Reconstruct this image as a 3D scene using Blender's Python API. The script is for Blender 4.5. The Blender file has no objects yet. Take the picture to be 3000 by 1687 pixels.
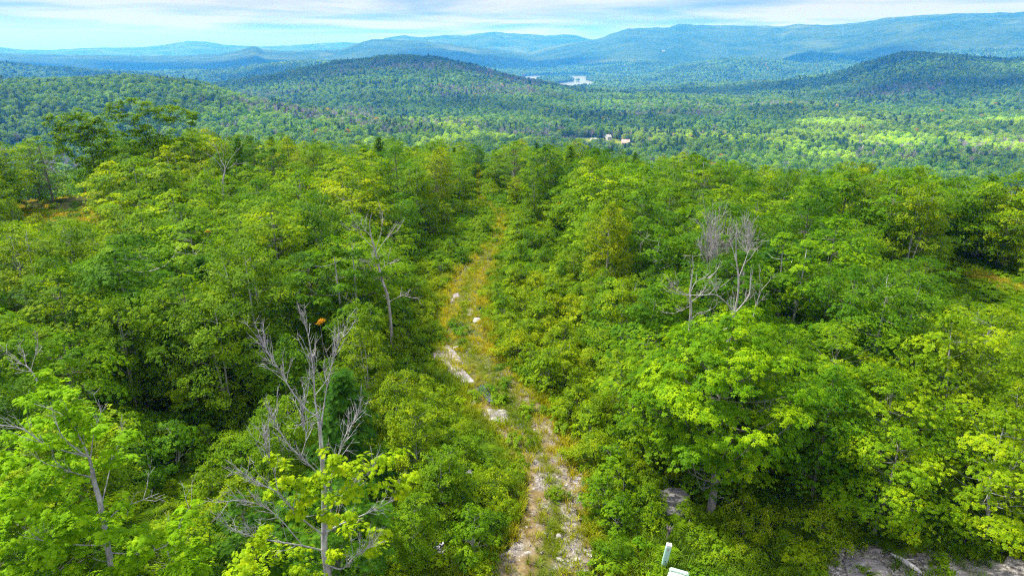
import bpy, math, random
import numpy as np
from mathutils import Vector

rad = math.radians
scene = bpy.context.scene
COL = scene.collection

# ------------------------------------------------------------------ camera
CZ = 15.5
PITCH = rad(19.4)
cam_data = bpy.data.cameras.new("camera")
cam_data.sensor_width = 36.0
cam_data.lens = 24.0
cam_data.clip_start = 0.1
cam_data.clip_end = 90000.0
cam = bpy.data.objects.new("camera", cam_data)
COL.objects.link(cam)
cam.location = (0, 0, CZ)
cam.rotation_euler = (rad(90) - PITCH, 0, 0)
scene.camera = cam

# ------------------------------------------------------------------ world
SUN_EL, SUN_AZ = rad(56), rad(-62)        # azimuth from +Y towards +X
world = bpy.data.worlds.new("World")
scene.world = world
world.use_nodes = True
def build_world():
    nt = world.node_tree
    N, L = nt.nodes, nt.links
    N.clear()
    def node(t, **k):
        n = N.new(t)
        for a, b in k.items():
            setattr(n, a, b)
        return n
    def mth(op, a, b=None, clamp=False):
        m = node('ShaderNodeMath', operation=op, use_clamp=clamp)
        for i, v in enumerate((a, b)):
            if v is None: continue
            if isinstance(v, (int, float)): m.inputs[i].default_value = v
            else: L.new(v, m.inputs[i])
        return m.outputs[0]
    out = node('ShaderNodeOutputWorld')
    bg = node('ShaderNodeBackground')
    bg.inputs['Strength'].default_value = 0.10
    sky = node('ShaderNodeTexSky', sky_type='NISHITA')
    sky.sun_disc = False
    sky.sun_elevation = SUN_EL
    sky.sun_rotation = SUN_AZ
    sky.air_density = 1.3
    sky.dust_density = 0.6
    sky.ozone_density = 2.0
    geo = node('ShaderNodeNewGeometry')
    sep = node('ShaderNodeSeparateXYZ')
    L.new(geo.outputs['Incoming'], sep.inputs[0])
    dx = mth('MULTIPLY', sep.outputs[0], -1.0)
    dy = mth('MULTIPLY', sep.outputs[1], -1.0)
    dz = mth('MULTIPLY', sep.outputs[2], -1.0)
    zz = mth('ADD', mth('MAXIMUM', dz, 0.0), 0.045)
    comb = node('ShaderNodeCombineXYZ')
    L.new(mth('DIVIDE', dx, zz), comb.inputs[0])
    L.new(mth('DIVIDE', dy, zz), comb.inputs[1])
    n1 = node('ShaderNodeTexNoise')
    n1.inputs['Scale'].default_value = 0.30
    n1.inputs['Detail'].default_value = 7.0
    n1.inputs['Roughness'].default_value = 0.52
    n1.inputs['Distortion'].default_value = 0.35
    L.new(comb.outputs[0], n1.inputs['Vector'])
    n2 = node('ShaderNodeTexNoise')
    n2.inputs['Scale'].default_value = 0.22
    n2.inputs['Detail'].default_value = 6.0
    n2.inputs['Roughness'].default_value = 0.6
    off = node('ShaderNodeVectorMath', operation='ADD')
    off.inputs[1].default_value = (7.3, 2.1, 4.0)
    L.new(comb.outputs[0], off.inputs[0])
    L.new(off.outputs[0], n2.inputs['Vector'])
    # cloud cover: nearly closed deck, thinning to clear blue air at the horizon
    cover = node('ShaderNodeMapRange')
    cover.inputs['From Min'].default_value = 0.30
    cover.inputs['From Max'].default_value = 0.56
    L.new(n2.outputs['Fac'], cover.inputs['Value'])
    hor = node('ShaderNodeMapRange', interpolation_type='SMOOTHSTEP')
    hor.inputs['From Min'].default_value = 0.004
    hor.inputs['From Max'].default_value = 0.026
    L.new(dz, hor.inputs['Value'])
    # the clear band is wider towards the left (north-west)
    lft = mth('MULTIPLY', mth('ADD', dx, 0.15), 0.020)
    L.new(mth('ADD', dz, lft), hor.inputs['Value'])
    cv = mth('MULTIPLY', mth('ADD', mth('MULTIPLY', cover.outputs[0], 0.12), 0.88), hor.outputs[0])
    ramp = node('ShaderNodeValToRGB')
    cr = ramp.color_ramp
    cr.elements[0].position = 0.39; cr.elements[0].color = (1.45, 1.75, 2.4, 1)
    cr.elements[1].position = 0.58; cr.elements[1].color = (3.8, 3.65, 4.0, 1)
    e = cr.elements.new(0.48); e.color = (2.5, 2.6, 3.1, 1)
    L.new(n1.outputs['Fac'], ramp.inputs[0])
    mix = node('ShaderNodeMix', data_type='RGBA')
    L.new(cv, mix.inputs[0])
    clear = node('ShaderNodeMix', data_type='RGBA')
    lowair = node('ShaderNodeMapRange')
    lowair.inputs['From Min'].default_value = 0.0
    lowair.inputs['From Max'].default_value = 0.25
    lowair.inputs['To Min'].default_value = 0.85
    lowair.inputs['To Max'].default_value = 0.0
    L.new(dz, lowair.inputs['Value'])
    L.new(lowair.outputs[0], clear.inputs[0])
    L.new(sky.outputs[0], clear.inputs[6])
    clear.inputs[7].default_value = (1.8, 2.35, 2.95, 1)
    L.new(clear.outputs[2], mix.inputs[6])
    # an overcast deck is brighter overhead than at the horizon
    zen = node('ShaderNodeVectorMath', operation='SCALE')
    L.new(ramp.outputs[0], zen.inputs[0])
    L.new(mth('ADD', mth('MULTIPLY', mth('MAXIMUM', dz, 0.0), 2.0), 1.0), zen.inputs['Scale'])
    L.new(zen.outputs[0], mix.inputs[7])
    L.new(mix.outputs[2], bg.inputs['Color'])
    L.new(bg.outputs[0], out.inputs[0])
build_world()

sun_data = bpy.data.lights.new("sun", 'SUN')
sun_data.energy = 4.6
sun_data.angle = rad(4.0)
sun_data.color = (1.0, 0.95, 0.86)
sun = bpy.data.objects.new("sun", sun_data)
COL.objects.link(sun)
SUN_DIR = np.array([math.sin(SUN_AZ) * math.cos(SUN_EL), math.cos(SUN_AZ) * math.cos(SUN_EL), math.sin(SUN_EL)])
sun.rotation_euler = Vector(SUN_DIR).to_track_quat('Z', 'Y').to_euler()

vs = scene.view_settings
vs.view_transform = 'Standard'
vs.look = 'None'
vs.exposure = 0.95
vs.gamma = 1.0
vs.use_curve_mapping = False
cy = scene.cycles
cy.use_denoising = False      # the leaf-level crispness is worth a little grain, which the photograph has too
cy.filter_width = 1.15
cy.max_bounces = 6
cy.diffuse_bounces = 3
cy.glossy_bounces = 2
cy.transmission_bounces = 4
cy.volume_bounces = 1
cy.transparent_max_bounces = 8
cy.sample_clamp_indirect = 4.0
cy.caustics_reflective = False
cy.caustics_refractive = False

# ------------------------------------------------------------------ helpers
F_PX = 2000.0
def ray(u, v):
    """direction of the line of sight through a point of the 3000 x 1687 photograph"""
    a = (u - 1500.0) / F_PX
    b = -(v - 843.5) / F_PX
    return np.array([a, math.cos(PITCH) + b * math.sin(PITCH), -math.sin(PITCH) + b * math.cos(PITCH)])
def project(p):
    p = np.asarray(p, float)
    x, y, z = p[..., 0], p[..., 1], p[..., 2] - CZ
    w = y * math.cos(PITCH) - z * math.sin(PITCH)
    uu = y * math.sin(PITCH) + z * math.cos(PITCH)
    return 1500 + F_PX * x / w, 843.5 - F_PX * uu / w
def az_el(u, v):
    d = ray(u, v)
    return math.atan2(d[0], d[1]), d[2] / math.hypot(d[0], d[1])

def hash2(ix, iy, seed):
    h = (ix.astype(np.int64) * 374761393 + iy.astype(np.int64) * 668265263 + seed * 1442695041) & 0xffffffff
    h = ((h ^ (h >> 13)) * 1274126177) & 0xffffffff
    h = h ^ (h >> 16)
    return (h & 0xffffff) / float(0xffffff)
def vnoise(x, y, seed=0):
    ix, iy = np.floor(x), np.floor(y)
    fx, fy = x - ix, y - iy
    fx = fx * fx * (3 - 2 * fx); fy = fy * fy * (3 - 2 * fy)
    ix = ix.astype(np.int64); iy = iy.astype(np.int64)
    a = hash2(ix, iy, seed); b = hash2(ix + 1, iy, seed)
    c = hash2(ix, iy + 1, seed); d = hash2(ix + 1, iy + 1, seed)
    return (a + (b - a) * fx) * (1 - fy) + (c + (d - c) * fx) * fy
def fbm(x, y, seed=0, octv=4):
    s, a, t = 0.0, 1.0, 0.0
    for o in range(octv):
        s = s + a * (vnoise(x * 2 ** o, y * 2 ** o, seed + o * 17) - 0.5)
        t += a; a *= 0.5
    return s / t * 2      # about -1 .. 1

# ------------------------------------------------------------------ terrain
def hill(pts, wf, wb, canopy):
    A, T, D = [], [], []
    for u, v, d in pts:
        a, t = az_el(u, v)
        A.append(a); T.append(t); D.append(d)
    return (np.array(A), np.array(T), np.array(D, float), wf, wb, canopy)
def hd(d, *uv): return [(u, v, d) for u, v in uv]
HILLS = [
 hill([(-500,262,1250),(0,240,1250),(200,226,1300),(430,216,1300),(560,235,1250),(640,259,1200),(760,293,1120),(900,322,1050),(1100,350,950),(1380,380,850),(1500,420,800),(1600,470,700),(1700,540,650)], 620, 450, 11),
 hill([(430,330,2300),(560,266,2400),(650,240,2500),(850,205,2600),(1000,176,2600),(1100,163,2600),(1200,158,2600),(1280,166,2550),(1400,192,2450),(1500,221,2300),(1600,242,2200),(1720,267,2100),(1850,283,1900),(2100,306,1700),(2400,322,1500),(2700,334,1450),(3000,343,1400),(3600,355,1400)], 1250, 800, 15),
 hill(hd(3050,(1750,330),(1900,270),(2000,258),(2155,250),(2272,242),(2369,230),(2408,225),(2466,213),(2524,188),(2582,171),(2640,155),(2680,153),(2776,157),(2893,170),(2951,174),(3000,168),(3500,150)), 1300, 1100, 11),
 hill(hd(3700,(-500,150),(0,184),(50,190),(100,195),(200,201),(300,209),(430,218),(620,250)), 900, 800, 11),
 hill(hd(4700,(250,235),(430,214),(560,208),(690,206),(760,192),(850,182),(950,178),(1000,184),(1150,204),(1350,245)), 1200, 900, 10),
 hill(hd(8500,(-500,160),(0,158),(300,163),(430,165),(560,163),(650,158),(700,148),(745,135),(775,148),(850,151),(1000,145),(1040,130),(1090,116),(1150,117),(1250,122),(1400,140),(1550,158),(1700,185)), 3200, 2500, 0),
 hill(hd(15500,(-500,125),(0,138),(50,146),(150,147),(250,142),(420,139),(500,130),(545,121),(600,122),(660,132),(760,137),(850,134),(950,126),(1000,124),(1100,130),(1300,152)), 4000, 3000, 0),
 hill(hd(12500,(1060,140),(1130,112),(1180,104),(1230,111),(1300,104),(1340,104),(1360,107),(1400,99),(1445,94),(1500,99),(1560,101),(1600,106),(1650,101),(1690,104),(1728,116),(1820,150)), 3500, 3000, 0),
 hill([(1380,210,9000),(1500,170,9500),(1600,140,9500),(1700,122,9500),(1750,115,9500),(1800,98,9500),(1840,85,9500),(1900,83,9500),(1960,82,9600),(1985,72,9700),(2050,75,9800),(2150,76,10000),(2290,79,9800),(2340,72,9700),(2450,75,9500),(2530,66,9400),(2600,54,9300),(2700,47,9200),(2800,43,9100),(3000,38,9000),(3600,30,9000)], 4300, 4000, 0),
 hill(hd(6600,(2150,215),(2290,178),(2330,160),(2370,152),(2430,155),(2500,165),(2560,176),(2800,195),(3200,190)), 1400, 1300, 0),
 hill(hd(5600,(1880,225),(2000,193),(2150,172),(2250,178),(2350,193),(2500,198),(2800,200),(3200,205)), 1400, 1200, 0),
 hill(hd(7600,(1500,218),(1580,200),(1700,195),(1850,190),(2000,180),(2150,175),(2400,190)), 1100, 1500, 0),
]
BR = np.array([0,85,150,300,450,700,1000,1500,2500,3500,4200,6500,9000,20000,60000.])
BH = np.array([0,0,-14,-55,-92,-108,-113,-118,-145,-178,-192,-192,-188,-170,-170.])
EA = np.array([az_el(u, 500)[0] for u in (-300, 0, 900, 1500, 1900, 2300, 3000, 3400)])
EE = np.array([88, 88, 92, 98, 90, 74, 62, 60.])
LAKE_Z = -196.0
def lakepoint(u, v):
    d = ray(u, v); t = (LAKE_Z - CZ) / d[2]
    return (d[0] * t, d[1] * t)
LAKE = [lakepoint(*p) for p in ((1522,228),(1545,223.5),(1600,222),(1660,222),(1722,222),(1752,226),(1746,232),(1735,238),(1744,246),(1737,256),(1722,266),(1600,270),(1500,255))]
ISLE = [lakepoint(*p) for p in ((1572,237),(1590,230.5),(1650,230),(1672,233),(1683,239),(1660,242),(1620,246),(1576,248))]
ISLET = [lakepoint(*p) for p in ((1686,238.6),(1692,236.8),(1699,238.4),(1692,240))]
SPIT = [lakepoint(*p) for p in ((1717,235),(1719,229),(1738,226),(1775,226),(1775,242),(1735,239.5))]
def in_poly(x, y, poly):
    x = np.asarray(x, float); y = np.asarray(y, float)
    c = np.zeros(x.shape, bool)
    n = len(poly)
    for i in range(n):
        x0, y0 = poly[i]; x1, y1 = poly[(i + 1) % n]
        if y0 == y1: continue
        m = ((y0 > y) != (y1 > y)) & (x < (x1 - x0) * (y - y0) / (y1 - y0) + x0)
        c ^= m
    return c
def height(x, y):
    x = np.asarray(x, float); y = np.asarray(y, float)
    r = np.hypot(x, y)
    a = np.arctan2(x, y)
    E = np.interp(a, EA, EE)
    b = np.interp(r - (E - 85) * np.clip(1.6 - r / 1000, 0, 1), BR, BH)
    b = b + 7.0 * fbm(x / 420, y / 420, 5, 3) * np.clip((r - 250) / 500, 0, 1) * np.clip((5200 - r) / 1000 + 0.4, 0.4, 1)
    h = b.copy()
    crest = np.zeros_like(h)
    for A, T, D, wf, wb, can in HILLS:
        d = np.interp(a, A, D)
        zc = CZ + d * np.interp(a, A, T) - can
        fade = np.clip((a - A[0]) / 0.02, 0, 1) * np.clip((A[-1] - a) / 0.02, 0, 1)
        t = (r - d)
        t = np.where(t < 0, t / wf, t / wb)
        bump = 0.5 * (1 + np.cos(np.pi * np.clip(t, -1, 1)))
        bump = bump ** 0.9
        hh = b + (zc - b) * bump * fade
        m = hh > h
        h = np.where(m, hh, h)
        crest = np.where(m, bump, crest)
    far = np.clip((r - 3500) / 4000, 0, 1)
    rid = np.abs(fbm(x / 1500, y / 1500, 31, 4))
    h = h - far * 95 * rid * np.clip(1.0 - crest, 0, 1) * np.clip(h + 190, 0, 60) / 60
    h = h + 3.5 * fbm(x / 130, y / 130, 9, 3) * np.clip((r - 300) / 400, 0, 1)
    h = h + 9.0 * fbm(x / 90, y / 90, 77, 2) * np.clip((r - 5000) / 3000, 0, 1)
    h = h + 0.22 * fbm(x / 5.0, y / 5.0, 3, 3) * np.clip((120 - r) / 60, 0, 1)
    lake = in_poly(x, y, LAKE)
    land = in_poly(x, y, ISLE) | in_poly(x, y, ISLET) | in_poly(x, y, SPIT)
    lz = (r > 3500) & (r < 9000)
    h = np.where(lz & ~lake & (h < LAKE_Z + 2.5), LAKE_Z + 2.5, h)
    h = np.where(lake & ~land, LAKE_Z - 5, h)
    h = np.where(lake & land, LAKE_Z + 3.5, h)
    return h
def hz(x, y): return float(height(np.array([x]), np.array([y]))[0])
def hit(u, v, dz=0.0, tmin=3.0, tmax=20000.0):
    """where the line of sight through (u, v) of the photograph meets the land"""
    d = ray(u, v)
    t = tmin * (tmax / tmin) ** np.linspace(0, 1, 3000)
    x, y, z = d[0] * t, d[1] * t, CZ + d[2] * t
    g = z - (height(x, y) + dz)
    k = np.argmax(g < 0)
    if g[k] >= 0: return None
    if k == 0: k = 1
    f = g[k - 1] / (g[k - 1] - g[k])
    tt = t[k - 1] + f * (t[k] - t[k - 1])
    return np.array([d[0] * tt, d[1] * tt, CZ + d[2] * tt])
def P(u, v, y):
    """the point at forward distance y (metres) on that line of sight"""
    d = ray(u, v); t = y / d[1]
    return np.array([d[0] * t, y, CZ + d[2] * t])

# ------------------------------------------------------------------ mesh building
def tri_mesh(name, V, F, mats=(), mat_index=None, rnd=None, smooth=False, attrs=None):
    V = np.ascontiguousarray(V, np.float32); F = np.ascontiguousarray(F, np.int32)
    k = F.shape[1]
    me = bpy.data.meshes.new(name)
    me.vertices.add(len(V)); me.vertices.foreach_set('co', V.ravel())
    me.loops.add(F.size); me.loops.foreach_set('vertex_index', F.ravel())
    me.polygons.add(len(F))
    me.polygons.foreach_set('loop_start', np.arange(0, F.size, k, dtype=np.int32))
    if mat_index is not None: me.polygons.foreach_set('material_index', np.asarray(mat_index, np.int32))
    me.polygons.foreach_set('use_smooth', np.full(len(F), smooth))
    for m in mats: me.materials.append(m)
    if rnd is not None:
        at = me.attributes.new('rnd', 'FLOAT', 'POINT')
        at.data.foreach_set('value', np.asarray(rnd, np.float32))
    for an, av in (attrs or {}).items():
        at = me.attributes.new(an, 'FLOAT', 'POINT')
        at.data.foreach_set('value', np.asarray(av, np.float32))
    me.update(calc_edges=True)
    return me
def link(name, data, parent=None, loc=(0,0,0)):
    o = bpy.data.objects.new(name, data)
    COL.objects.link(o)
    o.location = loc
    if parent is not None: o.parent = parent
    return o
def tag(o, label=None, category=None, group=None, kind=None):
    if label: o['label'] = label
    if category: o['category'] = category
    if group: o['group'] = group
    if kind: o['kind'] = kind
    return o

class MB:
    def __init__(self): self.V, self.F, self.R, self.n = [], [], [], 0
    def add(self, V, F, rnd=0.5):
        V = np.asarray(V, float)
        self.V.append(V); self.F.append(np.asarray(F, int) + self.n)
        self.R.append(np.broadcast_to(np.asarray(rnd, float), (len(V),)))
        self.n += len(V)
    def tube(self, pts, rads, sides=5, rnd=0.5, cap=True):
        pts = np.asarray(pts, float); n = len(pts)
        rads = np.broadcast_to(np.asarray(rads, float), (n,))
        tg = np.gradient(pts, axis=0)
        tg /= np.linalg.norm(tg, axis=1)[:, None] + 1e-9
        ref = np.array([0.0, 0, 1]) if abs(tg[:, 2]).mean() < 0.8 else np.array([1.0, 0, 0])
        a = np.cross(tg, ref); a /= np.linalg.norm(a, axis=1)[:, None] + 1e-9
        b = np.cross(tg, a)
        th = np.arange(sides) * 2 * np.pi / sides
        V = pts[:, None] + rads[:, None, None] * (np.cos(th)[None, :, None] * a[:, None] + np.sin(th)[None, :, None] * b[:, None])
        V = V.reshape(-1, 3)
        i = np.arange(n - 1)[:, None] * sides; j = np.arange(sides)[None]; j2 = (j + 1) % sides
        q0, q1, q2, q3 = i + j, i + j2, i + sides + j2, i + sides + j
        F = np.concatenate([np.stack([q0, q1, q2], -1).reshape(-1, 3), np.stack([q0, q2, q3], -1).reshape(-1, 3)])
        if cap:
            V = np.vstack([V, pts[-1:] + tg[-1:] * rads[-1]])
            c = n * sides; e = (n - 1) * sides
            F = np.vstack([F, [[e + k, e + (k + 1) % sides, c] for k in range(sides)]])
        self.add(V, F, rnd)
    def box(self, c, s, rz=0.0, rnd=0.5):
        c = np.asarray(c, float); s = np.asarray(s, float) / 2
        V = np.array([[x, y, z] for z in (-1, 1) for y in (-1, 1) for x in (-1, 1)], float) * s
        ca, sa = math.cos(rz), math.sin(rz)
        V = np.stack([V[:, 0] * ca - V[:, 1] * sa, V[:, 0] * sa + V[:, 1] * ca, V[:, 2]], 1) + c
        Q = [(0,2,3,1),(4,5,7,6),(0,1,5,4),(2,6,7,3),(0,4,6,2),(1,3,7,5)]
        F = [f for q in Q for f in ((q[0], q[1], q[2]), (q[0], q[2], q[3]))]
        self.add(V, F, rnd)
    def mesh(self, name, mats, smooth=False):
        return tri_mesh(name, np.vstack(self.V), np.vstack(self.F), mats, rnd=np.concatenate(self.R), smooth=smooth)

def smooth_path(pts, n=4):
    """Catmull-Rom through control points (rows of x, y, z, radius)"""
    p = np.asarray(pts, float)
    if len(p) < 3: 
        t = np.linspace(0, 1, n + 1)[:, None]
        return p[0] * (1 - t) + p[-1] * t
    q = np.vstack([2 * p[0] - p[1], p, 2 * p[-1] - p[-2]])
    out = []
    for i in range(1, len(q) - 2):
        for k in range(n):
            t = k / n
            out.append(0.5 * ((2 * q[i]) + (-q[i-1] + q[i+1]) * t + (2*q[i-1] - 5*q[i] + 4*q[i+1] - q[i+2]) * t*t + (-q[i-1] + 3*q[i] - 3*q[i+1] + q[i+2]) * t**3))
    out.append(p[-1])
    return np.array(out)

# ------------------------------------------------------------------ materials
def mat(name):
    m = bpy.data.materials.new(name); m.use_nodes = True
    m.node_tree.nodes.clear()
    return m
class G:
    def __init__(self, m): self.m = m; self.N = m.node_tree.nodes; self.L = m.node_tree.links
    def n(self, t, inputs=None, **k):
        x = self.N.new(t)
        for a, b in k.items(): setattr(x, a, b)
        for a, b in (inputs or {}).items():
            if hasattr(b, 'is_output') or isinstance(b, bpy.types.NodeSocket): self.L.new(b, x.inputs[a])
            else: x.inputs[a].default_value = b
        return x
    def noise(self, scale, detail=4, rough=0.55, vec=None, dist=0.0):
        i = {'Scale': scale, 'Detail': detail, 'Roughness': rough, 'Distortion': dist}
        if vec is not None: i['Vector'] = vec
        return self.n('ShaderNodeTexNoise', i).outputs['Fac']
    def ramp(self, fac, *stops):
        r = self.n('ShaderNodeValToRGB', {0: fac}); cr = r.color_ramp
        cr.elements[0].position, cr.elements[0].color = stops[0][0], (*stops[0][1], 1)
        cr.elements[1].position, cr.elements[1].color = stops[-1][0], (*stops[-1][1], 1)
        for p, c in stops[1:-1]:
            e = cr.elements.new(p); e.color = (*c, 1)
        return r.outputs[0]
    def mix(self, fac, a, b, blend='MIX'):
        x = self.n('ShaderNodeMix', data_type='RGBA', blend_type=blend)
        for i, v in ((0, fac), (6, a), (7, b)):
            if isinstance(v, bpy.types.NodeSocket): self.L.new(v, x.inputs[i])
            elif isinstance(v, tuple): x.inputs[i].default_value = (*v, 1) if len(v) == 3 else v
            else: x.inputs[i].default_value = v
        return x.outputs[2]
    def math(self, op, a, b=0.0, clamp=False):
        x = self.n('ShaderNodeMath', {0: a, 1: b}, operation=op, use_clamp=clamp)
        return x.outputs[0]
    def attr(self, name, kind='GEOMETRY'):
        return self.n('ShaderNodeAttribute', attribute_name=name, attribute_type=kind)
    def objco(self): return self.n('ShaderNodeTexCoord').outputs['Object']
    def out(self, s): 
        o = self.n('ShaderNodeOutputMaterial'); self.L.new(s, o.inputs[0])
    def principled(self, col, rough=0.7, spec=0.3, bump=None, bs=0.3, bd=0.02, metallic=0.0):
        i = {'Base Color': col, 'Roughness': rough, 'Specular IOR Level': spec, 'Metallic': metallic}
        if isinstance(col, tuple): i['Base Color'] = (*col, 1)
        if bump is not None:
            i['Normal'] = self.n('ShaderNodeBump', {'Height': bump, 'Strength': bs, 'Distance': bd}).outputs[0]
        return self.n('ShaderNodeBsdfPrincipled', i).outputs[0]

def leaf_material(name, dark, mid, light, inst=False, trans=0.40, gloss=0.07, rough=0.6):
    m = mat(name); g = G(m)
    r = g.attr('rnd').outputs['Fac']
    c = g.ramp(r, (0.0, dark), (0.5, mid), (1.0, light))
    if inst: t = g.attr('tint', 'INSTANCER').outputs['Color']
    else: t = g.n('ShaderNodeObjectInfo').outputs['Color']
    c = g.mix(1.0, c, t, 'MULTIPLY')
    p = g.principled(c, rough, gloss)
    tc = g.mix(1.0, c, (1.55, 1.5, 0.6), 'MULTIPLY')
    tr = g.n('ShaderNodeBsdfTranslucent', {'Color': tc}).outputs[0]
    mx = g.n('ShaderNodeMixShader', {0: trans, 1: p, 2: tr}).outputs[0]
    g.out(mx)
    return m
LEAF_OAK = leaf_material('oak_leaf', (0.037, 0.107, 0.002), (0.120, 0.250, 0.004), (0.311, 0.427, 0.005))
LEAF_MAPLE = leaf_material('maple_leaf', (0.045, 0.116, 0.002), (0.142, 0.269, 0.004), (0.319, 0.437, 0.005))
LEAF_BIRCH = leaf_material('birch_leaf', (0.050, 0.124, 0.004), (0.147, 0.257, 0.005), (0.319, 0.413, 0.007))
LEAF_LIME = leaf_material('lime_maple_leaf', (0.095, 0.250, 0.003), (0.185, 0.400, 0.004), (0.340, 0.540, 0.006), trans=0.4)
NEEDLE = leaf_material('pine_needle', (0.034, 0.115, 0.005), (0.081, 0.196, 0.007), (0.149, 0.287, 0.011), trans=0.3)
LEAF_FAR = leaf_material('far_leaf', (0.066, 0.160, 0.007), (0.127, 0.253, 0.009), (0.231, 0.363, 0.011), inst=True, trans=0.22, gloss=0.1, rough=0.8)
NEEDLE_FAR = leaf_material('far_needle', (0.020, 0.065, 0.008), (0.042, 0.110, 0.011), (0.075, 0.160, 0.016), inst=True, trans=0.1, gloss=0.1, rough=0.8)
GRASS_M = leaf_material('grass_blade', (0.8, 0.8, 0.8), (1.0, 1.0, 1.0), (1.3, 1.25, 1.1), inst=True, trans=0.35, gloss=0.1)
PLANT_M = leaf_material('low_plant_leaf', (0.057, 0.132, 0.003), (0.115, 0.230, 0.005), (0.218, 0.333, 0.007), inst=True)

def bark_material(name, a, b, c, scale=9.0):
    m = mat(name); g = G(m)
    co = g.objco()
    mp = g.n('ShaderNodeMapping', {'Vector': co, 'Scale': (1, 1, 0.35)}).outputs[0]
    f = g.noise(scale, 6, 0.65, mp)
    f2 = g.noise(scale * 0.35, 3, 0.6, co)
    col = g.ramp(f, (0.30, a), (0.5, b), (0.68, c))
    col = g.mix(g.ramp(f2, (0.55, (0, 0, 0)), (0.68, (0.5, 0.5, 0.5))), col, (0.36, 0.38, 0.30))
    g.out(g.principled(col, 0.85, 0.15, f, 0.6, 0.02))
    return m
BARK = bark_material('grey_bark', (0.06, 0.055, 0.055), (0.17, 0.155, 0.15), (0.34, 0.32, 0.31))
BARK_PALE = bark_material('pale_bark', (0.15, 0.14, 0.145), (0.36, 0.345, 0.36), (0.58, 0.56, 0.58))
BARK_DEAD = bark_material('dead_wood', (0.15, 0.13, 0.135), (0.36, 0.33, 0.335), (0.56, 0.53, 0.53))
BARK_FAR = mat('far_bark'); _g = G(BARK_FAR); _g.out(_g.principled(_g.mix(1.0, (0.34, 0.30, 0.31), _g.attr('tint', 'INSTANCER').outputs['Color'], 'MULTIPLY'), 0.9, 0.1))

def rock_material(name, dark, mid, light, tint=(0.45, 0.33, 0.36)):
    m = mat(name); g = G(m)
    co = g.objco()
    f = g.noise(1.3, 8, 0.62, co)
    st = g.n('ShaderNodeMapping', {'Vector': co, 'Rotation': (0.2, 0.15, 0.5), 'Scale': (1.0, 5.5, 5.0)}).outputs[0]
    s = g.noise(1.6, 5, 0.6, st, 0.6)
    col = g.ramp(g.math('ADD', g.math('MULTIPLY', f, 0.55), g.math('MULTIPLY', s, 0.45)), (0.36, dark), (0.50, mid), (0.60, light))
    col = g.mix(g.ramp(g.noise(0.9, 3, 0.5, co), (0.5, (0, 0, 0)), (0.66, (0.6, 0.6, 0.6))), col, tint)
    moss = g.ramp(g.noise(2.4, 6, 0.7, co), (0.56, (0, 0, 0)), (0.64, (0.8, 0.8, 0.8)))
    col = g.mix(moss, col, (0.10, 0.11, 0.03))
    g.out(g.principled(col, 0.8, 0.25, g.math('ADD', f, s), 0.9, 0.05))
    return m
ROCK = rock_material('ledge_rock', (0.09, 0.08, 0.085), (0.25, 0.23, 0.24), (0.46, 0.44, 0.45))
ROCK_PALE = mat('bare_pale_rock'); _g = G(ROCK_PALE); _co = _g.objco()
_f = _g.noise(.9, 8, .7, _g.n('ShaderNodeMapping', {'Vector': _co, 'Scale': (.5, 2.2, 2)}).outputs[0], .8)
_g.out(_g.principled(_g.ramp(_f, (.36, (.16, .14, .15)), (.48, (.42, .39, .42)), (.60, (.64, .61, .63))), .8, .2, _f, .7, .05))
ROCK_GREY = rock_material('boulder_rock', (0.09, 0.09, 0.095), (0.19, 0.185, 0.195), (0.32, 0.31, 0.33), (0.24, 0.21, 0.23))
STONE_W = mat('white_stone'); _g = G(STONE_W)
_f = _g.noise(6, 6, 0.6, _g.objco())
_g.out(_g.principled(_g.ramp(_f, (0.32, (0.20, 0.18, 0.17)), (0.5, (0.36, 0.34, 0.32)), (0.66, (0.58, 0.56, 0.54))), 0.75, 0.3, _f, 0.5, 0.02))

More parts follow.
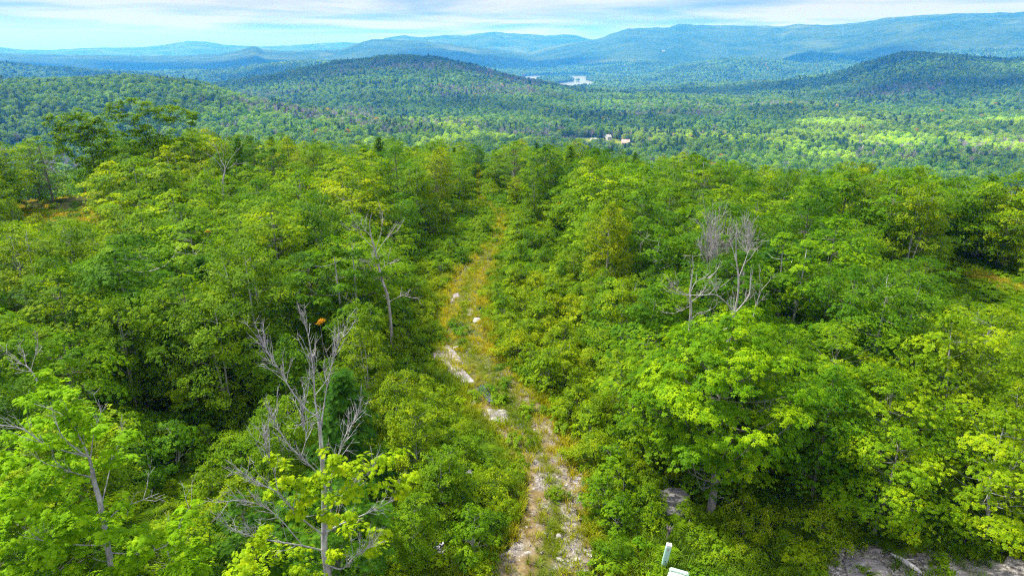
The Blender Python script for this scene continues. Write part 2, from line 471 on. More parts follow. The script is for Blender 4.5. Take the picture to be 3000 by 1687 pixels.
def terrain_material():
    m = mat('land'); g = G(m)
    co = g.n('ShaderNodeNewGeometry').outputs['Position']
    far = g.attr('far').outputs['Fac']
    mead = g.attr('meadow').outputs['Fac']
    n1 = g.noise(0.9, 6, 0.65, co)
    n2 = g.noise(7.0, 5, 0.7, co)
    near = g.ramp(n1, (0.35, (0.020, 0.030, 0.006)), (0.5, (0.042, 0.060, 0.010)), (0.62, (0.075, 0.075, 0.024)), (0.75, (0.11, 0.085, 0.045)))
    near = g.mix(g.ramp(n2, (0.45, (0, 0, 0)), (0.7, (0.55, 0.55, 0.55))), near, (0.060, 0.048, 0.026))
    st = g.math('SUBTRACT', g.math('ADD', g.attr('stony').outputs['Fac'], g.math('MULTIPLY', n1, 1.0)), 1.0, True)
    st = g.math('MULTIPLY', st, 3.0, True)
    near = g.mix(st, near, g.ramp(n2, (0.34, (0.08, 0.07, 0.06)), (0.5, (0.26, 0.24, 0.23)), (0.64, (0.52, 0.50, 0.49))))
    # wooded country too far off to tell its trees apart
    f1 = g.noise(0.0022, 6, 0.62, co)
    f2 = g.noise(0.030, 6, 0.75, co)
    f3 = g.noise(0.0009, 4, 0.6, co, 0.4)
    woods = g.ramp(f2, (0.30, (0.008, 0.030, 0.010)), (0.50, (0.024, 0.070, 0.014)), (0.68, (0.065, 0.130, 0.022)))
    woods = g.mix(g.ramp(f1, (0.40, (0, 0, 0)), (0.62, (0.75, 0.75, 0.75))), woods, g.ramp(f2, (0.3, (0.030, 0.070, 0.014)), (0.7, (0.130, 0.200, 0.035))))
    woods = g.mix(g.ramp(f3, (0.56, (0, 0, 0)), (0.64, (0.55, 0.55, 0.55))), woods, (0.15, 0.21, 0.05))
    col = g.mix(far, near, woods)
    col = g.mix(mead, col, g.ramp(g.noise(0.06, 5, 0.6, co), (0.35, (0.20, 0.30, 0.02)), (0.65, (0.38, 0.42, 0.05))))
    bf = g.noise(0.045, 6, 0.75, co)
    bump1 = g.n('ShaderNodeBump', {'Height': n2, 'Strength': 0.6, 'Distance': 0.08})
    bump2 = g.n('ShaderNodeBump', {'Height': bf, 'Strength': g.math('MULTIPLY', far, 1.0), 'Distance': 22.0, 'Normal': bump1.outputs[0]})
    p = g.n('ShaderNodeBsdfPrincipled', {'Base Color': col, 'Roughness': 0.95, 'Specular IOR Level': 0.05, 'Normal': bump2.outputs[0]})
    g.out(p.outputs[0])
    return m
LAND = terrain_material()

# ------------------------------------------------------------------ the land sheet
HOUSE = hit(1832, 428)
HOUSE_R = math.hypot(HOUSE[0], HOUSE[1])
def meadow_mask(x, y):
    def e(u, v, a, b):
        c = MEADOW_C[(u, v)]
        dx, dy = x - c[0], y - c[1]
        return np.clip(1.35 - ((dx / a) ** 2 + (dy / b) ** 2), 0, 1)
    m = np.maximum(e(1832, 428, 26, 42), e(1700, 412, 30, 40))
    m = np.maximum(m, e(1868, 430, 17, 22))
    m = np.maximum(m, e(1775, 414, 22, 36))
    return np.clip(m * 3 + 0.6 * fbm(x / 9, y / 9, 8, 3) - 0.4, 0, 1) * (m > 0)
MEADOW_C = {k: hit(*k) for k in ((1832, 428), (1700, 412), (1868, 430), (1775, 414))}

FA = np.concatenate([np.linspace(rad(-46), rad(46), 720), np.linspace(rad(46), rad(314), 56)[1:-1]])
RR = np.concatenate([[0.0], 1.2 * (45000 / 1.2) ** np.linspace(0, 1, 430)])
AA, RG = np.meshgrid(FA, RR[1:], indexing='ij')
GX, GY = RG * np.sin(AA), RG * np.cos(AA)
GZ = height(GX, GY)
def build_land():
    na, nr = GX.shape
    V = np.stack([GX, GY, GZ], -1).reshape(-1, 3)
    i = np.arange(na)[:, None]; j = np.arange(nr - 1)[None]
    i2 = (i + 1) % na
    q = [i * nr + j, i2 * nr + j, i2 * nr + j + 1, i * nr + j + 1]
    q = [np.broadcast_to(a, (na, nr - 1)) for a in q]
    F = np.stack([q[0], q[3], q[2], q[1]], -1).reshape(-1, 4)
    c = len(V)
    V = np.vstack([V, [[0, 0, hz(0, 0)]]])
    k = np.arange(na)
    # the centre fan written as quads with a repeated vertex is avoided: use one tiny inner ring instead
    far = np.clip((RG - 90) / 60, 0, 1).reshape(-1)
    mead = meadow_mask(GX, GY).reshape(-1)
    u, v = project(np.stack([GX, GY, GZ], -1)); nr_ = (RG < 60) & (GY > 5)
    stony = (nr_ & in_poly(u, v, [(2240,1590),(2440,1578),(2600,1590),(3060,1650),(3300,2300),(2500,2300),(2400,1660)])).astype(float)
    stony = np.maximum(stony, .8 * (nr_ & in_poly(u, v, [(1120,1330),(1260,1280),(1420,1260),(1440,1420),(1300,1460),(1150,1430)])))
    stony = np.maximum(stony, .9 * (nr_ & (v > 1600) & (u > 1250) & (u < 1850)))
    stony = stony.reshape(-1)
    me = tri_mesh('land', V[:-1], F, [LAND], smooth=True, attrs={'far': far, 'meadow': mead, 'stony': stony})
    return tag(link('terrain', me), 'wooded hills, valley floor and rocky hilltop ground', kind='structure')
TERRAIN = build_land()

def water_material():
    m = mat('lake_water'); g = G(m)
    w = g.noise(0.02, 4, 0.6, g.n('ShaderNodeNewGeometry').outputs['Position'])
    g.out(g.principled((0.30, 0.33, 0.38), 0.16, 0.7, w, 0.15, 0.3)); return m
def build_lake():
    cx = np.mean([p[0] for p in LAKE]); cy_ = np.mean([p[1] for p in LAKE])
    pts = [(cx + (x - cx) * 1.12, cy_ + (y - cy_) * 1.05) for x, y in LAKE]
    V = np.array([[cx, cy_, LAKE_Z]] + [[x, y, LAKE_Z] for x, y in pts])
    n = len(pts)
    F = [[0, 1 + (k + 1) % n, 1 + k] for k in range(n)]
    tag(link('lake_water', tri_mesh('lake', V, np.array(F), [water_material()])), 'pale silver lake in the valley', kind='structure')
build_lake()

# ------------------------------------------------------------------ leaf templates
def rosette(rng, n=6, width=0.26, droop=0.35):
    V, F = [], []
    for k in range(n):
        a = 2 * math.pi * (k + rng.uniform(-.25, .25)) / n
        L = 0.5 * rng.uniform(.8, 1.1)
        d = np.array([math.cos(a), math.sin(a), 0]); s = np.array([-d[1], d[0], 0])
        z = rng.uniform(-.1, .1)
        b = len(V)
        V += [d * 0.05 + [0, 0, z], d * L * .55 + s * width * .5 + [0, 0, z - .03], d * L + [0, 0, z - droop * .35], d * L * .55 - s * width * .5 + [0, 0, z - .03]]
        F += [[b, b + 3, b + 1], [b + 3, b + 2, b + 1]]
    return np.array(V), np.array(F)
def diamonds(rng, n=7, size=0.42, spread=0.5):
    V, F = [], []
    for k in range(n):
        c = np.array([rng.uniform(-spread, spread), rng.uniform(-spread, spread), rng.uniform(-.2, .2)])
        a = rng.uniform(0, 6.28); t = rng.uniform(-.5, .5)
        d = np.array([math.cos(a), math.sin(a), t]); s = np.array([-d[1], d[0], rng.uniform(-.3, .3)])
        b = len(V); L = size * rng.uniform(.7, 1.15)
        V += [c - d * L * .5, c + s * L * .33, c + d * L * .5, c - s * L * .33]
        F += [[b, b + 1, b + 3], [b + 1, b + 2, b + 3]]
    return np.array(V), np.array(F)
def maple_leaf():
    o = [(0,-.42),(.30,-.42),(.24,-.14),(.56,-.02),(.30,.16),(.30,.42),(.10,.30),(0,.62)]
    o = o + [(-x, y) for x, y in o[-2:0:-1]]
    V = [(0, 0, .05)] + [(x, y, -.16 * (abs(x) + max(y, 0) * .6)) for x, y in o]
    n = len(o)
    F = [[0, 1 + k, 1 + (k + 1) % n] for k in range(n)]
    return np.array(V), np.array(F)
def needles(rng, n=12):
    V, F = [], []
    for k in range(n):
        a = 2 * math.pi * k / n; t = rng.uniform(.05, .55)
        d = np.array([math.cos(a), math.sin(a), t]); d /= np.linalg.norm(d)
        s = np.array([-math.sin(a), math.cos(a), 0]) * .055
        b = len(V); L = rng.uniform(.4, .6)
        V += [s, -s, d * L]; F += [[b, b + 1, b + 2]]
    return np.array(V), np.array(F)

def scatter(tmpl, Pn, Nn, S, rng):
    """copies of a template at points Pn, facing normals Nn, of size S, each with a random spin"""
    TV, TF = tmpl
    n = len(Pn)
    Nn = Nn / (np.linalg.norm(Nn, axis=1)[:, None] + 1e-9)
    ref = rng.normal(size=(n, 3))
    a = np.cross(Nn, ref); a /= np.linalg.norm(a, axis=1)[:, None] + 1e-9
    b = np.cross(Nn, a)
    V = Pn[:, None] + S[:, None, None] * (TV[None, :, 0:1] * a[:, None] + TV[None, :, 1:2] * b[:, None] + TV[None, :, 2:3] * Nn[:, None])
    F = TF[None] + (np.arange(n) * len(TV))[:, None, None]
    return V.reshape(-1, 3), F.reshape(-1, 3)

def pad_leaves(mb, rng, centre, r, n, tmpl, size, outward, flat=0.28, up=0.9, tone=0.5, axis=None):
    """one flattened spray of foliage"""
    th = rng.uniform(0, 2 * np.pi, n); q = np.sqrt(rng.uniform(0, 1, n))
    wob = 1 + 0.25 * np.sin(th * 3 + rng.uniform(0, 6)) + 0.15 * np.sin(th * 5 + rng.uniform(0, 6))
    x, y = np.cos(th) * q * r * wob, np.sin(th) * q * r * wob
    z = -0.32 * (q ** 2) * r + rng.normal(0, flat * r * .45, n)
    p = np.stack([x, y, z], 1) + centre
    o = np.asarray(outward, float)
    nn = np.array([0, 0, up]) + o * .35 + np.stack([x, y, 0 * x], 1) / max(r, .01) * .40 + rng.normal(0, .20, (n, 3))
    s = size * rng.uniform(.75, 1.2, n)
    tv = tmpl[rng.integers(len(tmpl))] if isinstance(tmpl, list) else tmpl
    V, F = scatter(tv, p, nn, s, rng)
    k = len(tv[0])
    rn = np.clip(tone + rng.normal(0, .14, n) + .10 * z / max(r, .01), 0, 1)
    mb.add(V, F, np.repeat(rn, k))

def make_tree_meshes(kind, seed, H, R, z0, pads, pad_r, per, tmpl, size, leafmat, barkmat, style='round', r0=0.09, stems=1, flat=0.28, tone=0.5, limbs=True):
    """returns (trunk mesh, crown mesh); H total height, R crown radius, z0 lowest foliage"""
    rng = np.random.default_rng(seed)
    tb, cb = MB(), MB()
    trunks = []
    for s in range(stems):
        lean = rng.uniform(-.10, .10, 2) * H if stems > 1 else rng.uniform(-.03, .03, 2) * H
        cp = [[0, 0, -0.25, r0 * 1.35], [lean[0] * .2, lean[1] * .2, H * .2, r0], [lean[0] * .6 + rng.normal(0, .07), lean[1] * .6 + rng.normal(0, .07), H * .5, r0 * .7], [lean[0], lean[1], H * .93, r0 * .18]]
        if stems > 1:
            cp[0][0] += lean[0] * .15; cp[0][1] += lean[1] * .15
        sp = smooth_path(cp, 4); trunks.append(sp)
        tb.tube(sp[:, :3], sp[:, 3], 6)
    ga = rng.uniform(0, 6.28)
    for k in range(pads):
        t = (k + rng.uniform(0, 1)) / pads
        if style == 'round': env = math.sin(math.pi * (0.12 + 0.80 * t)) ** 0.75
        elif style == 'flat': env = 0.35 + 0.75 * t ** 0.7 if t < .9 else 0.8
        elif style == 'cone': env = (1 - t) ** 0.85 * .95 + .06
        elif style == 'column': env = (math.sin(math.pi * (0.1 + 0.86 * t)) ** 0.5)
        elif style == 'dome': env = math.cos(t * math.pi / 2 * .92) ** .6
        else: env = 1
        ga += 2.399963 + rng.uniform(-.5, .5)
        rr = R * env * math.sqrt(rng.uniform(.12, 1.0)) * rng.uniform(.82, 1.15)
        z = z0 + (H - z0) * t
        if k >= pads - 5: rr *= .3
        tr = trunks[k % stems]
        idx = int(np.clip(np.searchsorted(tr[:, 2], z) , 1, len(tr) - 1))
        ax = tr[idx, :2]
        out = np.array([math.cos(ga), math.sin(ga), 0])
        c = np.array([ax[0], ax[1], z]) + out * rr
        pr = pad_r * rng.uniform(.65, 1.25) * (0.7 if t > .88 else 1)
        pad_leaves(cb, rng, c, pr, int(per * (pr / pad_r) ** 2 * rng.uniform(.8, 1.1)) + 4, tmpl, size, out, flat, tone=tone + rng.normal(0, .16))
        if limbs:
            zs = max(z - rr * rng.uniform(.45, 1.0) - .25, .2 * z)
            j = int(np.clip(np.searchsorted(tr[:, 2], zs), 0, len(tr) - 2))
            fj = np.clip((zs - tr[j, 2]) / max(tr[j + 1, 2] - tr[j, 2], .01), 0, 1); st = tr[j] * (1 - fj) + tr[j + 1] * fj
            mid = (st[:3] + c) / 2 + [0, 0, -.20 * rr] + rng.normal(0, .10, 3)
            br = max(r0 * .17 * (1 - t * .5), .006)
            pp = np.array([[*st[:3], br * 1.6], [*mid, br], [*(c - [0, 0, .05]), br * .35]])
            pp = smooth_path(pp, 2)
            tb.tube(pp[:, :3], pp[:, 3], 4)
    tm = tb.mesh(kind + '_trunk', [barkmat], True)
    cm = cb.mesh(kind + '_crown', [leafmat])
    return tm, cm

rngT = np.random.default_rng(11)
ROS = [rosette(rngT, 6), rosette(rngT, 7, .22), rosette(rngT, 5, .28)]
ROSM = [rosette(rngT, 5, .40, .25), rosette(rngT, 6, .36, .25)]
DIA = [diamonds(rngT, 8), diamonds(rngT, 9)]
DIAF = [diamonds(rngT, 5, .55, .45), diamonds(rngT, 6, .5, .45)]
NEE = [needles(rngT, 14), needles(rngT, 12)]
ML = maple_leaf()

KINDS = {}
def kind(name, leafmat, barkmat, specs, **kw):
    KINDS[name] = []
    for i, s in enumerate(specs):
        a = dict(kw); a.update(s)
        KINDS[name].append((a['H'], a['R'], *make_tree_meshes(name, 100 * len(KINDS) + i, leafmat=leafmat, barkmat=barkmat, **a)))
kind('oak_tree', LEAF_OAK, BARK, [
    dict(H=7, R=2.3, z0=1.6, pads=64, style='round', seed_=0), dict(H=7, R=2.6, z0=1.9, pads=72, style='round'),
    dict(H=7, R=2.2, z0=1.2, pads=62, style='column'), dict(H=7, R=2.7, z0=2.4, pads=60, style='flat'),
    ] if False else [
    dict(H=7, R=2.3, z0=1.6, pads=64, style='round'), dict(H=7, R=2.6, z0=1.9, pads=72, style='round'),
    dict(H=7, R=2.2, z0=1.2, pads=66, style='column'), dict(H=7, R=2.7, z0=2.4, pads=64, style='flat'),
    dict(H=7, R=2.0, z0=1.8, pads=58, style='dome', pad_r=.8, per=72), dict(H=7, R=2.9, z0=2.2, pads=90, style='round', pad_r=.5, per=34)],
    pad_r=.74, per=70, tmpl=ROS, size=.215, r0=.085, flat=.2)
kind('maple_tree', LEAF_MAPLE, BARK_PALE, [
    dict(H=7, R=2.3, z0=1.4, pads=70, style='round'), dict(H=7, R=2.1, z0=1.2, pads=64, style='column'),
    dict(H=7, R=2.6, z0=2.0, pads=66, style='flat'), dict(H=7, R=2.2, z0=1.0, pads=70, style='dome'),
    dict(H=7, R=1.7, z0=1.6, pads=60, style='round', pad_r=.5, stems=2), dict(H=7, R=2.7, z0=1.8, pads=52, style='round', pad_r=.85, per=88)],
    pad_r=.70, per=68, tmpl=ROSM, size=.195, r0=.075, flat=.17, tone=.55)
kind('birch_tree', LEAF_BIRCH, BARK_PALE, [
    dict(H=6, R=1.5, z0=.9, pads=78, style='column', stems=2), dict(H=6, R=1.7, z0=.7, pads=84, style='dome', stems=3),
    dict(H=6, R=1.5, z0=1.0, pads=74, style='round', stems=2)],
    pad_r=.46, per=26, tmpl=DIA, size=.235, r0=.045, flat=.6, tone=.5)
kind('pine_tree', NEEDLE, BARK, [
    dict(H=7, R=1.9, z0=.9, pads=90, style='cone'), dict(H=7, R=2.1, z0=1.4, pads=84, style='round')],
    pad_r=.48, per=34, tmpl=NEE, size=.30, r0=.08, flat=.35, tone=.45)
kind('bush', LEAF_BIRCH, BARK, [
    dict(H=1.6, R=1.0, z0=.15, pads=34, style='dome', stems=4), dict(H=1.6, R=1.2, z0=.12, pads=40, style='dome', stems=5),
    dict(H=1.6, R=.8, z0=.12, pads=28, style='column', stems=3)],
    pad_r=.34, per=24, tmpl=DIA, size=.17, r0=.018, flat=.6)
kind('sapling', LEAF_MAPLE, BARK_PALE, [
    dict(H=2.6, R=.9, z0=.3, pads=34, style='column', stems=2), dict(H=2.6, R=1.0, z0=.25, pads=38, style='dome', stems=3)],
    pad_r=.36, per=26, tmpl=ROSM, size=.18, r0=.022, flat=.35)

# ------------------------------------------------------------------ what must stay in view (photograph rows: left edge, right edge)
CLEAR = np.array([  # row, left, right : low ground cover only
 (556,1395,1425),(580,1388,1450),(620,1385,1500),(660,1360,1540),(700,1270,1610),(750,1210,1640),(800,1200,1660),(850,1210,1660),
 (900,1220,1670),(950,1215,1690),(1000,1205,1700),(1100,1260,1710),(1200,1310,1730),(1300,1370,1770),(1400,1420,1830),
 (1500,1400,1930),(1600,1300,2300),(1700,1250,2500)], float)
TRAILROWS = np.array([
 (548,1398,1408),(580,1396,1414),(620,1448,1470),(650,1458,1482),(700,1442,1474),(750,1398,1446),(800,1335,1440),(850,1310,1415),(900,1312,1412),(950,1305,1415),
 (1000,1300,1430),(1050,1320,1460),(1100,1360,1520),(1150,1375,1560),(1200,1400,1600),(1250,1430,1630),(1300,1480,1650),(1400,1535,1700),
 (1500,1530,1715),(1600,1490,1725),(1687,1430,1745),(1800,1380,1770),(2100,1300,1850)], float)
LEDGE_R = [(2250,1598),(2440,1585),(2600,1598),(3010,1655),(3060,1800),(2430,1800),(2400,1650)]
FERN = [(520,1290),(720,1270),(700,1360),(560,1500),(470,1440)]
LEDGE_L = [(70,562),(268,555),(268,612),(200,628),(70,615)]

TANSTRIP = [(2790,800),(2850,798),(3010,845),(3010,878),(2900,850)]
def rows_overlap(rows, u0, u1, v0, v1):
    vv = np.arange(max(v0, rows[0, 0]), min(v1, rows[-1, 0]) + 1, 12.0)
    if len(vv) == 0: return False
    l = np.interp(vv, rows[:, 0], rows[:, 1]); r = np.interp(vv, rows[:, 0], rows[:, 2])
    return bool(np.any((u1 > l) & (u0 < r)))
def poly_hit(poly, u0, u1, v0, v1):
    uu, vv = np.meshgrid(np.linspace(u0, u1, 5), np.linspace(v0, v1, 7))
    if in_poly(uu, vv, poly).any(): return True
    return any(u0 < a < u1 and v0 < b < v1 for a, b in poly)
SKY_U = [-200,0,60,130,170,230,320,345,560,600,680,760,850,960,1030,1110,1150,1190,1260,1350,1440,1520,1600,1700,1780,1850,1900,1980,2060,2150,2230,2330,2450,2560,2650,2720,2780,2850,2930,3000,3200]
SKY_V = [400,410,402,385,345,335,345,400,400,345,392,378,388,398,420,392,388,430,398,402,440,398,412,398,432,438,470,432,440,470,478,482,466,474,476,500,515,508,512,496,490]

# ------------------------------------------------------------------ trees that can be told apart, standing on the hilltop
COPIES = []
def tree_obj(kindname, variant, x, y, H, width, rz, color, tilt=(0, 0)):
    h0, r0_, tm, cm = KINDS[kindname][variant]
    e = bpy.data.objects.new(kindname, None); COL.objects.link(e)
    e.location = (x, y, hz(x, y) - 0.05)
    e.rotation_euler = (tilt[0], tilt[1], rz)
    s = H / h0
    e.scale = (width * s, width * s, s)
    e.empty_display_size = 0.5
    t = bpy.data.objects.new('trunk' if kindname not in ('bush',) else 'stem', tm); COL.objects.link(t); t.parent = e
    c = bpy.data.objects.new('crown' if kindname not in ('bush',) else 'foliage', cm); COL.objects.link(c); c.parent = e
    c.color = (*color, 1.0)
    return e
PLACED = []      # (object, kind, u, v, r, colour word, size word)
HERO_KEEP = []   # polygons of the photograph where scattered trees must not stand in front
rs = np.random.default_rng(5)
def tone_color(kindname, x, y):
    """patches of yellower and deeper green through the wood"""
    n = fbm(np.array([x / 14.0]), np.array([y / 14.0]), 41, 2)[0]
    k = n * 1.1 + rs.normal(0, .5) + .1
    if math.hypot(x, y) < 30: k = min(k, .7)
    if kindname in ('pine_tree',): k -= .3
    if k > .75: return (1.5, 1.22, .8), 'yellow-green'
    if k > .15: return (1.15, 1.08, .9), 'light green'
    if k > -.55: return (.85, .95, 1.0), 'mid green'
    return (.55, .74, 1.0), 'deep green'
def grow_wood():
    pts = []
    grid = {}
    tries = 0
    def near(x, y, d):
        i, j = int(x // 5), int(y // 5)
        for a in range(i - 1, i + 2):
            for b in range(j - 1, j + 2):
                for (px, py) in grid.get((a, b), ()):
                    if (px - x) ** 2 + (py - y) ** 2 < d * d: return True
        return False
    n_far = 0
    while tries < 24000:
        tries += 1
        a = rs.uniform(rad(-41), rad(41)); r = math.sqrt(rs.uniform(16 ** 2, 112 ** 2))
        x, y = r * math.sin(a), r * math.cos(a)
        E = float(np.interp(a, EA, EE))
        if r > E + 12: continue
        d = 2.2 if r < 35 else (2.6 if r < 55 else 3.2)
        if near(x, y, d): continue
        g = hz(x, y)
        if y * math.cos(PITCH) < 12: continue
        ub, vb = project([x, y, g])
        vb = float(vb); ub = float(ub)
        fx = F_PX / math.hypot(r, CZ)
        kd = rs.choice(['oak_tree', 'maple_tree', 'birch_tree', 'pine_tree'], p=[.40, .33, .20, .07])
        if r > 70 and rs.uniform() < .25: kd = 'pine_tree' if rs.uniform() < .45 else 'oak_tree'
        if 1250 < ub < 1900 and 560 < vb < 1300 and rs.uniform() < .45: kd = 'birch_tree'
        if 650 < ub < 1400 and 1050 < vb < 1600 and rs.uniform() < .6: kd = 'birch_tree'
        var = int(rs.integers(len(KINDS[kd])))
        H0 = rs.uniform(5.4, 7.6) if r > 30 else rs.uniform(4.2, 6.4)
        if ub > 2450 and r > 45: H0 = rs.uniform(6.5, 8.2)
        lim = float(np.interp(ub, SKY_U, SKY_V)) + rs.uniform(0, 38)
        dd = ray(ub, lim); top = CZ + dd[2] / math.hypot(dd[0], dd[1]) * r
        H0 = min(H0, top - g)
        if r > E - 16 and H0 < top - g: H0 = min(top - g, 8.6) * rs.uniform(.88, 1)
        if H0 < 1.8: continue
        ok = False
        for f in (1, .8, .62, .46, .34):
            H = H0 * f
            hh, RR_, _, _ = KINDS[kd][var]
            w = RR_ / hh * H * fx * 1.02
            ut, vt = project([x, y, g + H])
            u0, u1 = min(ub, ut) - w, max(ub, ut) + w
            if H < 1.7: break
            if rows_overlap(CLEAR, u0 + w * .25, u1 - w * .25, float(vt) - 5, vb + 10): continue
            if rows_overlap(TRAILROWS, u0 - 10, u1 + 10, float(vt) - 12, vb + 20): continue
            if any(poly_hit(q, u0, u1, float(vt), vb) for q in (FERN, LEDGE_L, TANSTRIP, LEDGE_R)): continue
            if any(poly_hit(q, u0, u1, float(vt), vb) for q, rr in HERO_KEEP if r < rr): continue
            ok = True; break
        if not ok: continue
        if H < 2.7 and kd in ('oak_tree', 'maple_tree', 'pine_tree'): continue
        uc, vc = project([x, y, g + H * .8])
        if uc < -160 or uc > 3160 or vc > 1900: continue
        grid.setdefault((int(x // 5), int(y // 5)), []).append((x, y))
        col, cw = tone_color(kd, x, y)
        j = rs.uniform(.88, 1.12)
        col = tuple(c * j for c in col)
        wd = rs.uniform(.88, 1.15) * (7.0 / max(H, 5)) ** .25
        o = tree_obj(kd, var, x, y, H, wd, rs.uniform(0, 6.28), col, (rs.normal(0, .03), rs.normal(0, .03)))
        sw = 'tall' if H > 6.6 else ('small' if H < 3.6 else 'mid-sized')
        PLACED.append([o, kd, float(uc), float(vc), r, cw, sw])
HERO_KEEP += [([(1925,1440),(2010,1440),(2010,1620),(1925,1640)], 22),
              ([(2060,1240),(2120,1240),(2120,1500),(2060,1520)], 20),
              ([(2615,645),(2715,645),(2705,735),(2640,735)], 49), ([(620,430),(720,430),(690,540),(640,540)], 51),
              ([(350,775),(490,775),(490,800),(350,800)], 32), ([(1835,690),(1925,690),(1900,770),(1860,770)], 39), ([(1030,640),(1170,640),(1160,860),(1110,860)], 31),
              ([(1960,640),(2230,640),(2200,900),(2000,900)], 24.5)]
grow_wood()

def edge_trees():
    rg = np.random.default_rng(515)
    for u, r, vt in ((-30, 84, 402), (22, 82, 404), (112, 90, 402), (150, 86, 395), (345, 84, 372), (392, 80, 405), (455, 84, 420), (540, 80, 400), (600, 84, 392),
                     (655, 78, 398), (330, 62, 470), (400, 60, 455), (480, 58, 470), (2740, 62, 505), (2800, 60, 512), (2900, 62, 505), (2970, 60, 498)):
        d = ray(u, 560); a = math.atan2(d[0], d[1]); x, y = r * math.sin(a), r * math.cos(a); g = hz(x, y)
        dt = ray(u, vt); top = CZ + dt[2] / math.hypot(dt[0], dt[1]) * r
        kd = ('oak_tree', 'maple_tree')[int(rg.integers(2))]; var = int(rg.integers(len(KINDS[kd])))
        col, cw = tone_color(kd, x, y)
        o = tree_obj(kd, var, x, y, top - g, 1.05, rg.uniform(0, 6.28), col)
        uc, vc = project([x, y, g + (top - g) * .8])
        PLACED.append([o, kd, float(uc), float(vc), r, cw, 'tall'])
edge_trees()
def manual_bushes():
    for u, v, H, kd in ((2012, 1528, 1.0, 'sapling'), (1912, 1532, .9, 'bush'), (1896, 1500, 1.2, 'bush')):
        p = hit(u, v); col, cw = tone_color(kd, p[0], p[1])
        o = tree_obj(kd, 0, p[0], p[1], H, 1.0, u * .3, col)
        PLACED.append([o, kd, float(u), float(v) - 20, math.hypot(p[0], p[1]), cw, 'low'])
manual_bushes()

# bushes lining the trail and the clearings
def grow_bushes():
    grid = []
    n = 0; tries = 0
    while tries < 6000 and n < 270:
        tries += 1
        v = 560 + (1690 - 560) * rs.uniform(0, 1) ** .8
        l = float(np.interp(v, CLEAR[:, 0], CLEAR[:, 1])); r = float(np.interp(v, CLEAR[:, 0], CLEAR[:, 2]))
        u = rs.uniform(l - 160, r + 160)
        if rs.uniform() < .10: u, v = rs.uniform(330, 860), rs.uniform(1180, 1560)
        if v > 1500 and rs.uniform() < .5: u = rs.uniform(1050, 3000)
        p = hit(u, v)
        x, y = p[0], p[1]; rr = math.hypot(x, y)
        if any((x - a) ** 2 + (y - b) ** 2 < (d * d) for a, b, d in grid): continue
        fx = F_PX / math.hypot(rr, CZ)
        kd = 'bush' if rs.uniform() < .7 else 'sapling'
        var = int(rs.integers(len(KINDS[kd])))
        hh, R_, _, _ = KINDS[kd][var]
        H = (rs.uniform(.7, 1.7) if kd == 'bush' else rs.uniform(1.3, 2.4))
        g = hz(x, y)
        w = R_ / hh * H * fx
        ut, vt = project([x, y, g + H]); ub, vb = project([x, y, g])
        if rows_overlap(TRAILROWS, ub - w * .8, ub + w * .8, float(vt), float(vb) + 4): continue
        if any(poly_hit(q, ub - w, ub + w, float(vt), float(vb)) for q in (LEDGE_R, LEDGE_L, PAD_BOX, ROCK_WIN, BOULDER_WIN)): continue
        grid.append((x, y, .9 if rr < 40 else 1.2))
        col, cw = tone_color(kd, x, y)
        o = tree_obj(kd, var, x, y, H, rs.uniform(.9, 1.2), rs.uniform(0, 6.28), col)
        PLACED.append([o, kd, float(ub), float((vt + vb) / 2), rr, cw, 'low' if H < 1.2 else 'waist-high' if H < 1.6 else 'head-high'])
        n += 1
PAD_BOX = [(1900,1500),(2030,1500),(2060,1690),(1900,1690)]
ROCK_WIN = [(1240,1000),(1340,1010),(1500,1190),(1490,1260),(1420,1260),(1300,1100)]
BOULDER_WIN = [(1915,1420),(2010,1430),(2010,1525),(1915,1520)]
grow_bushes()

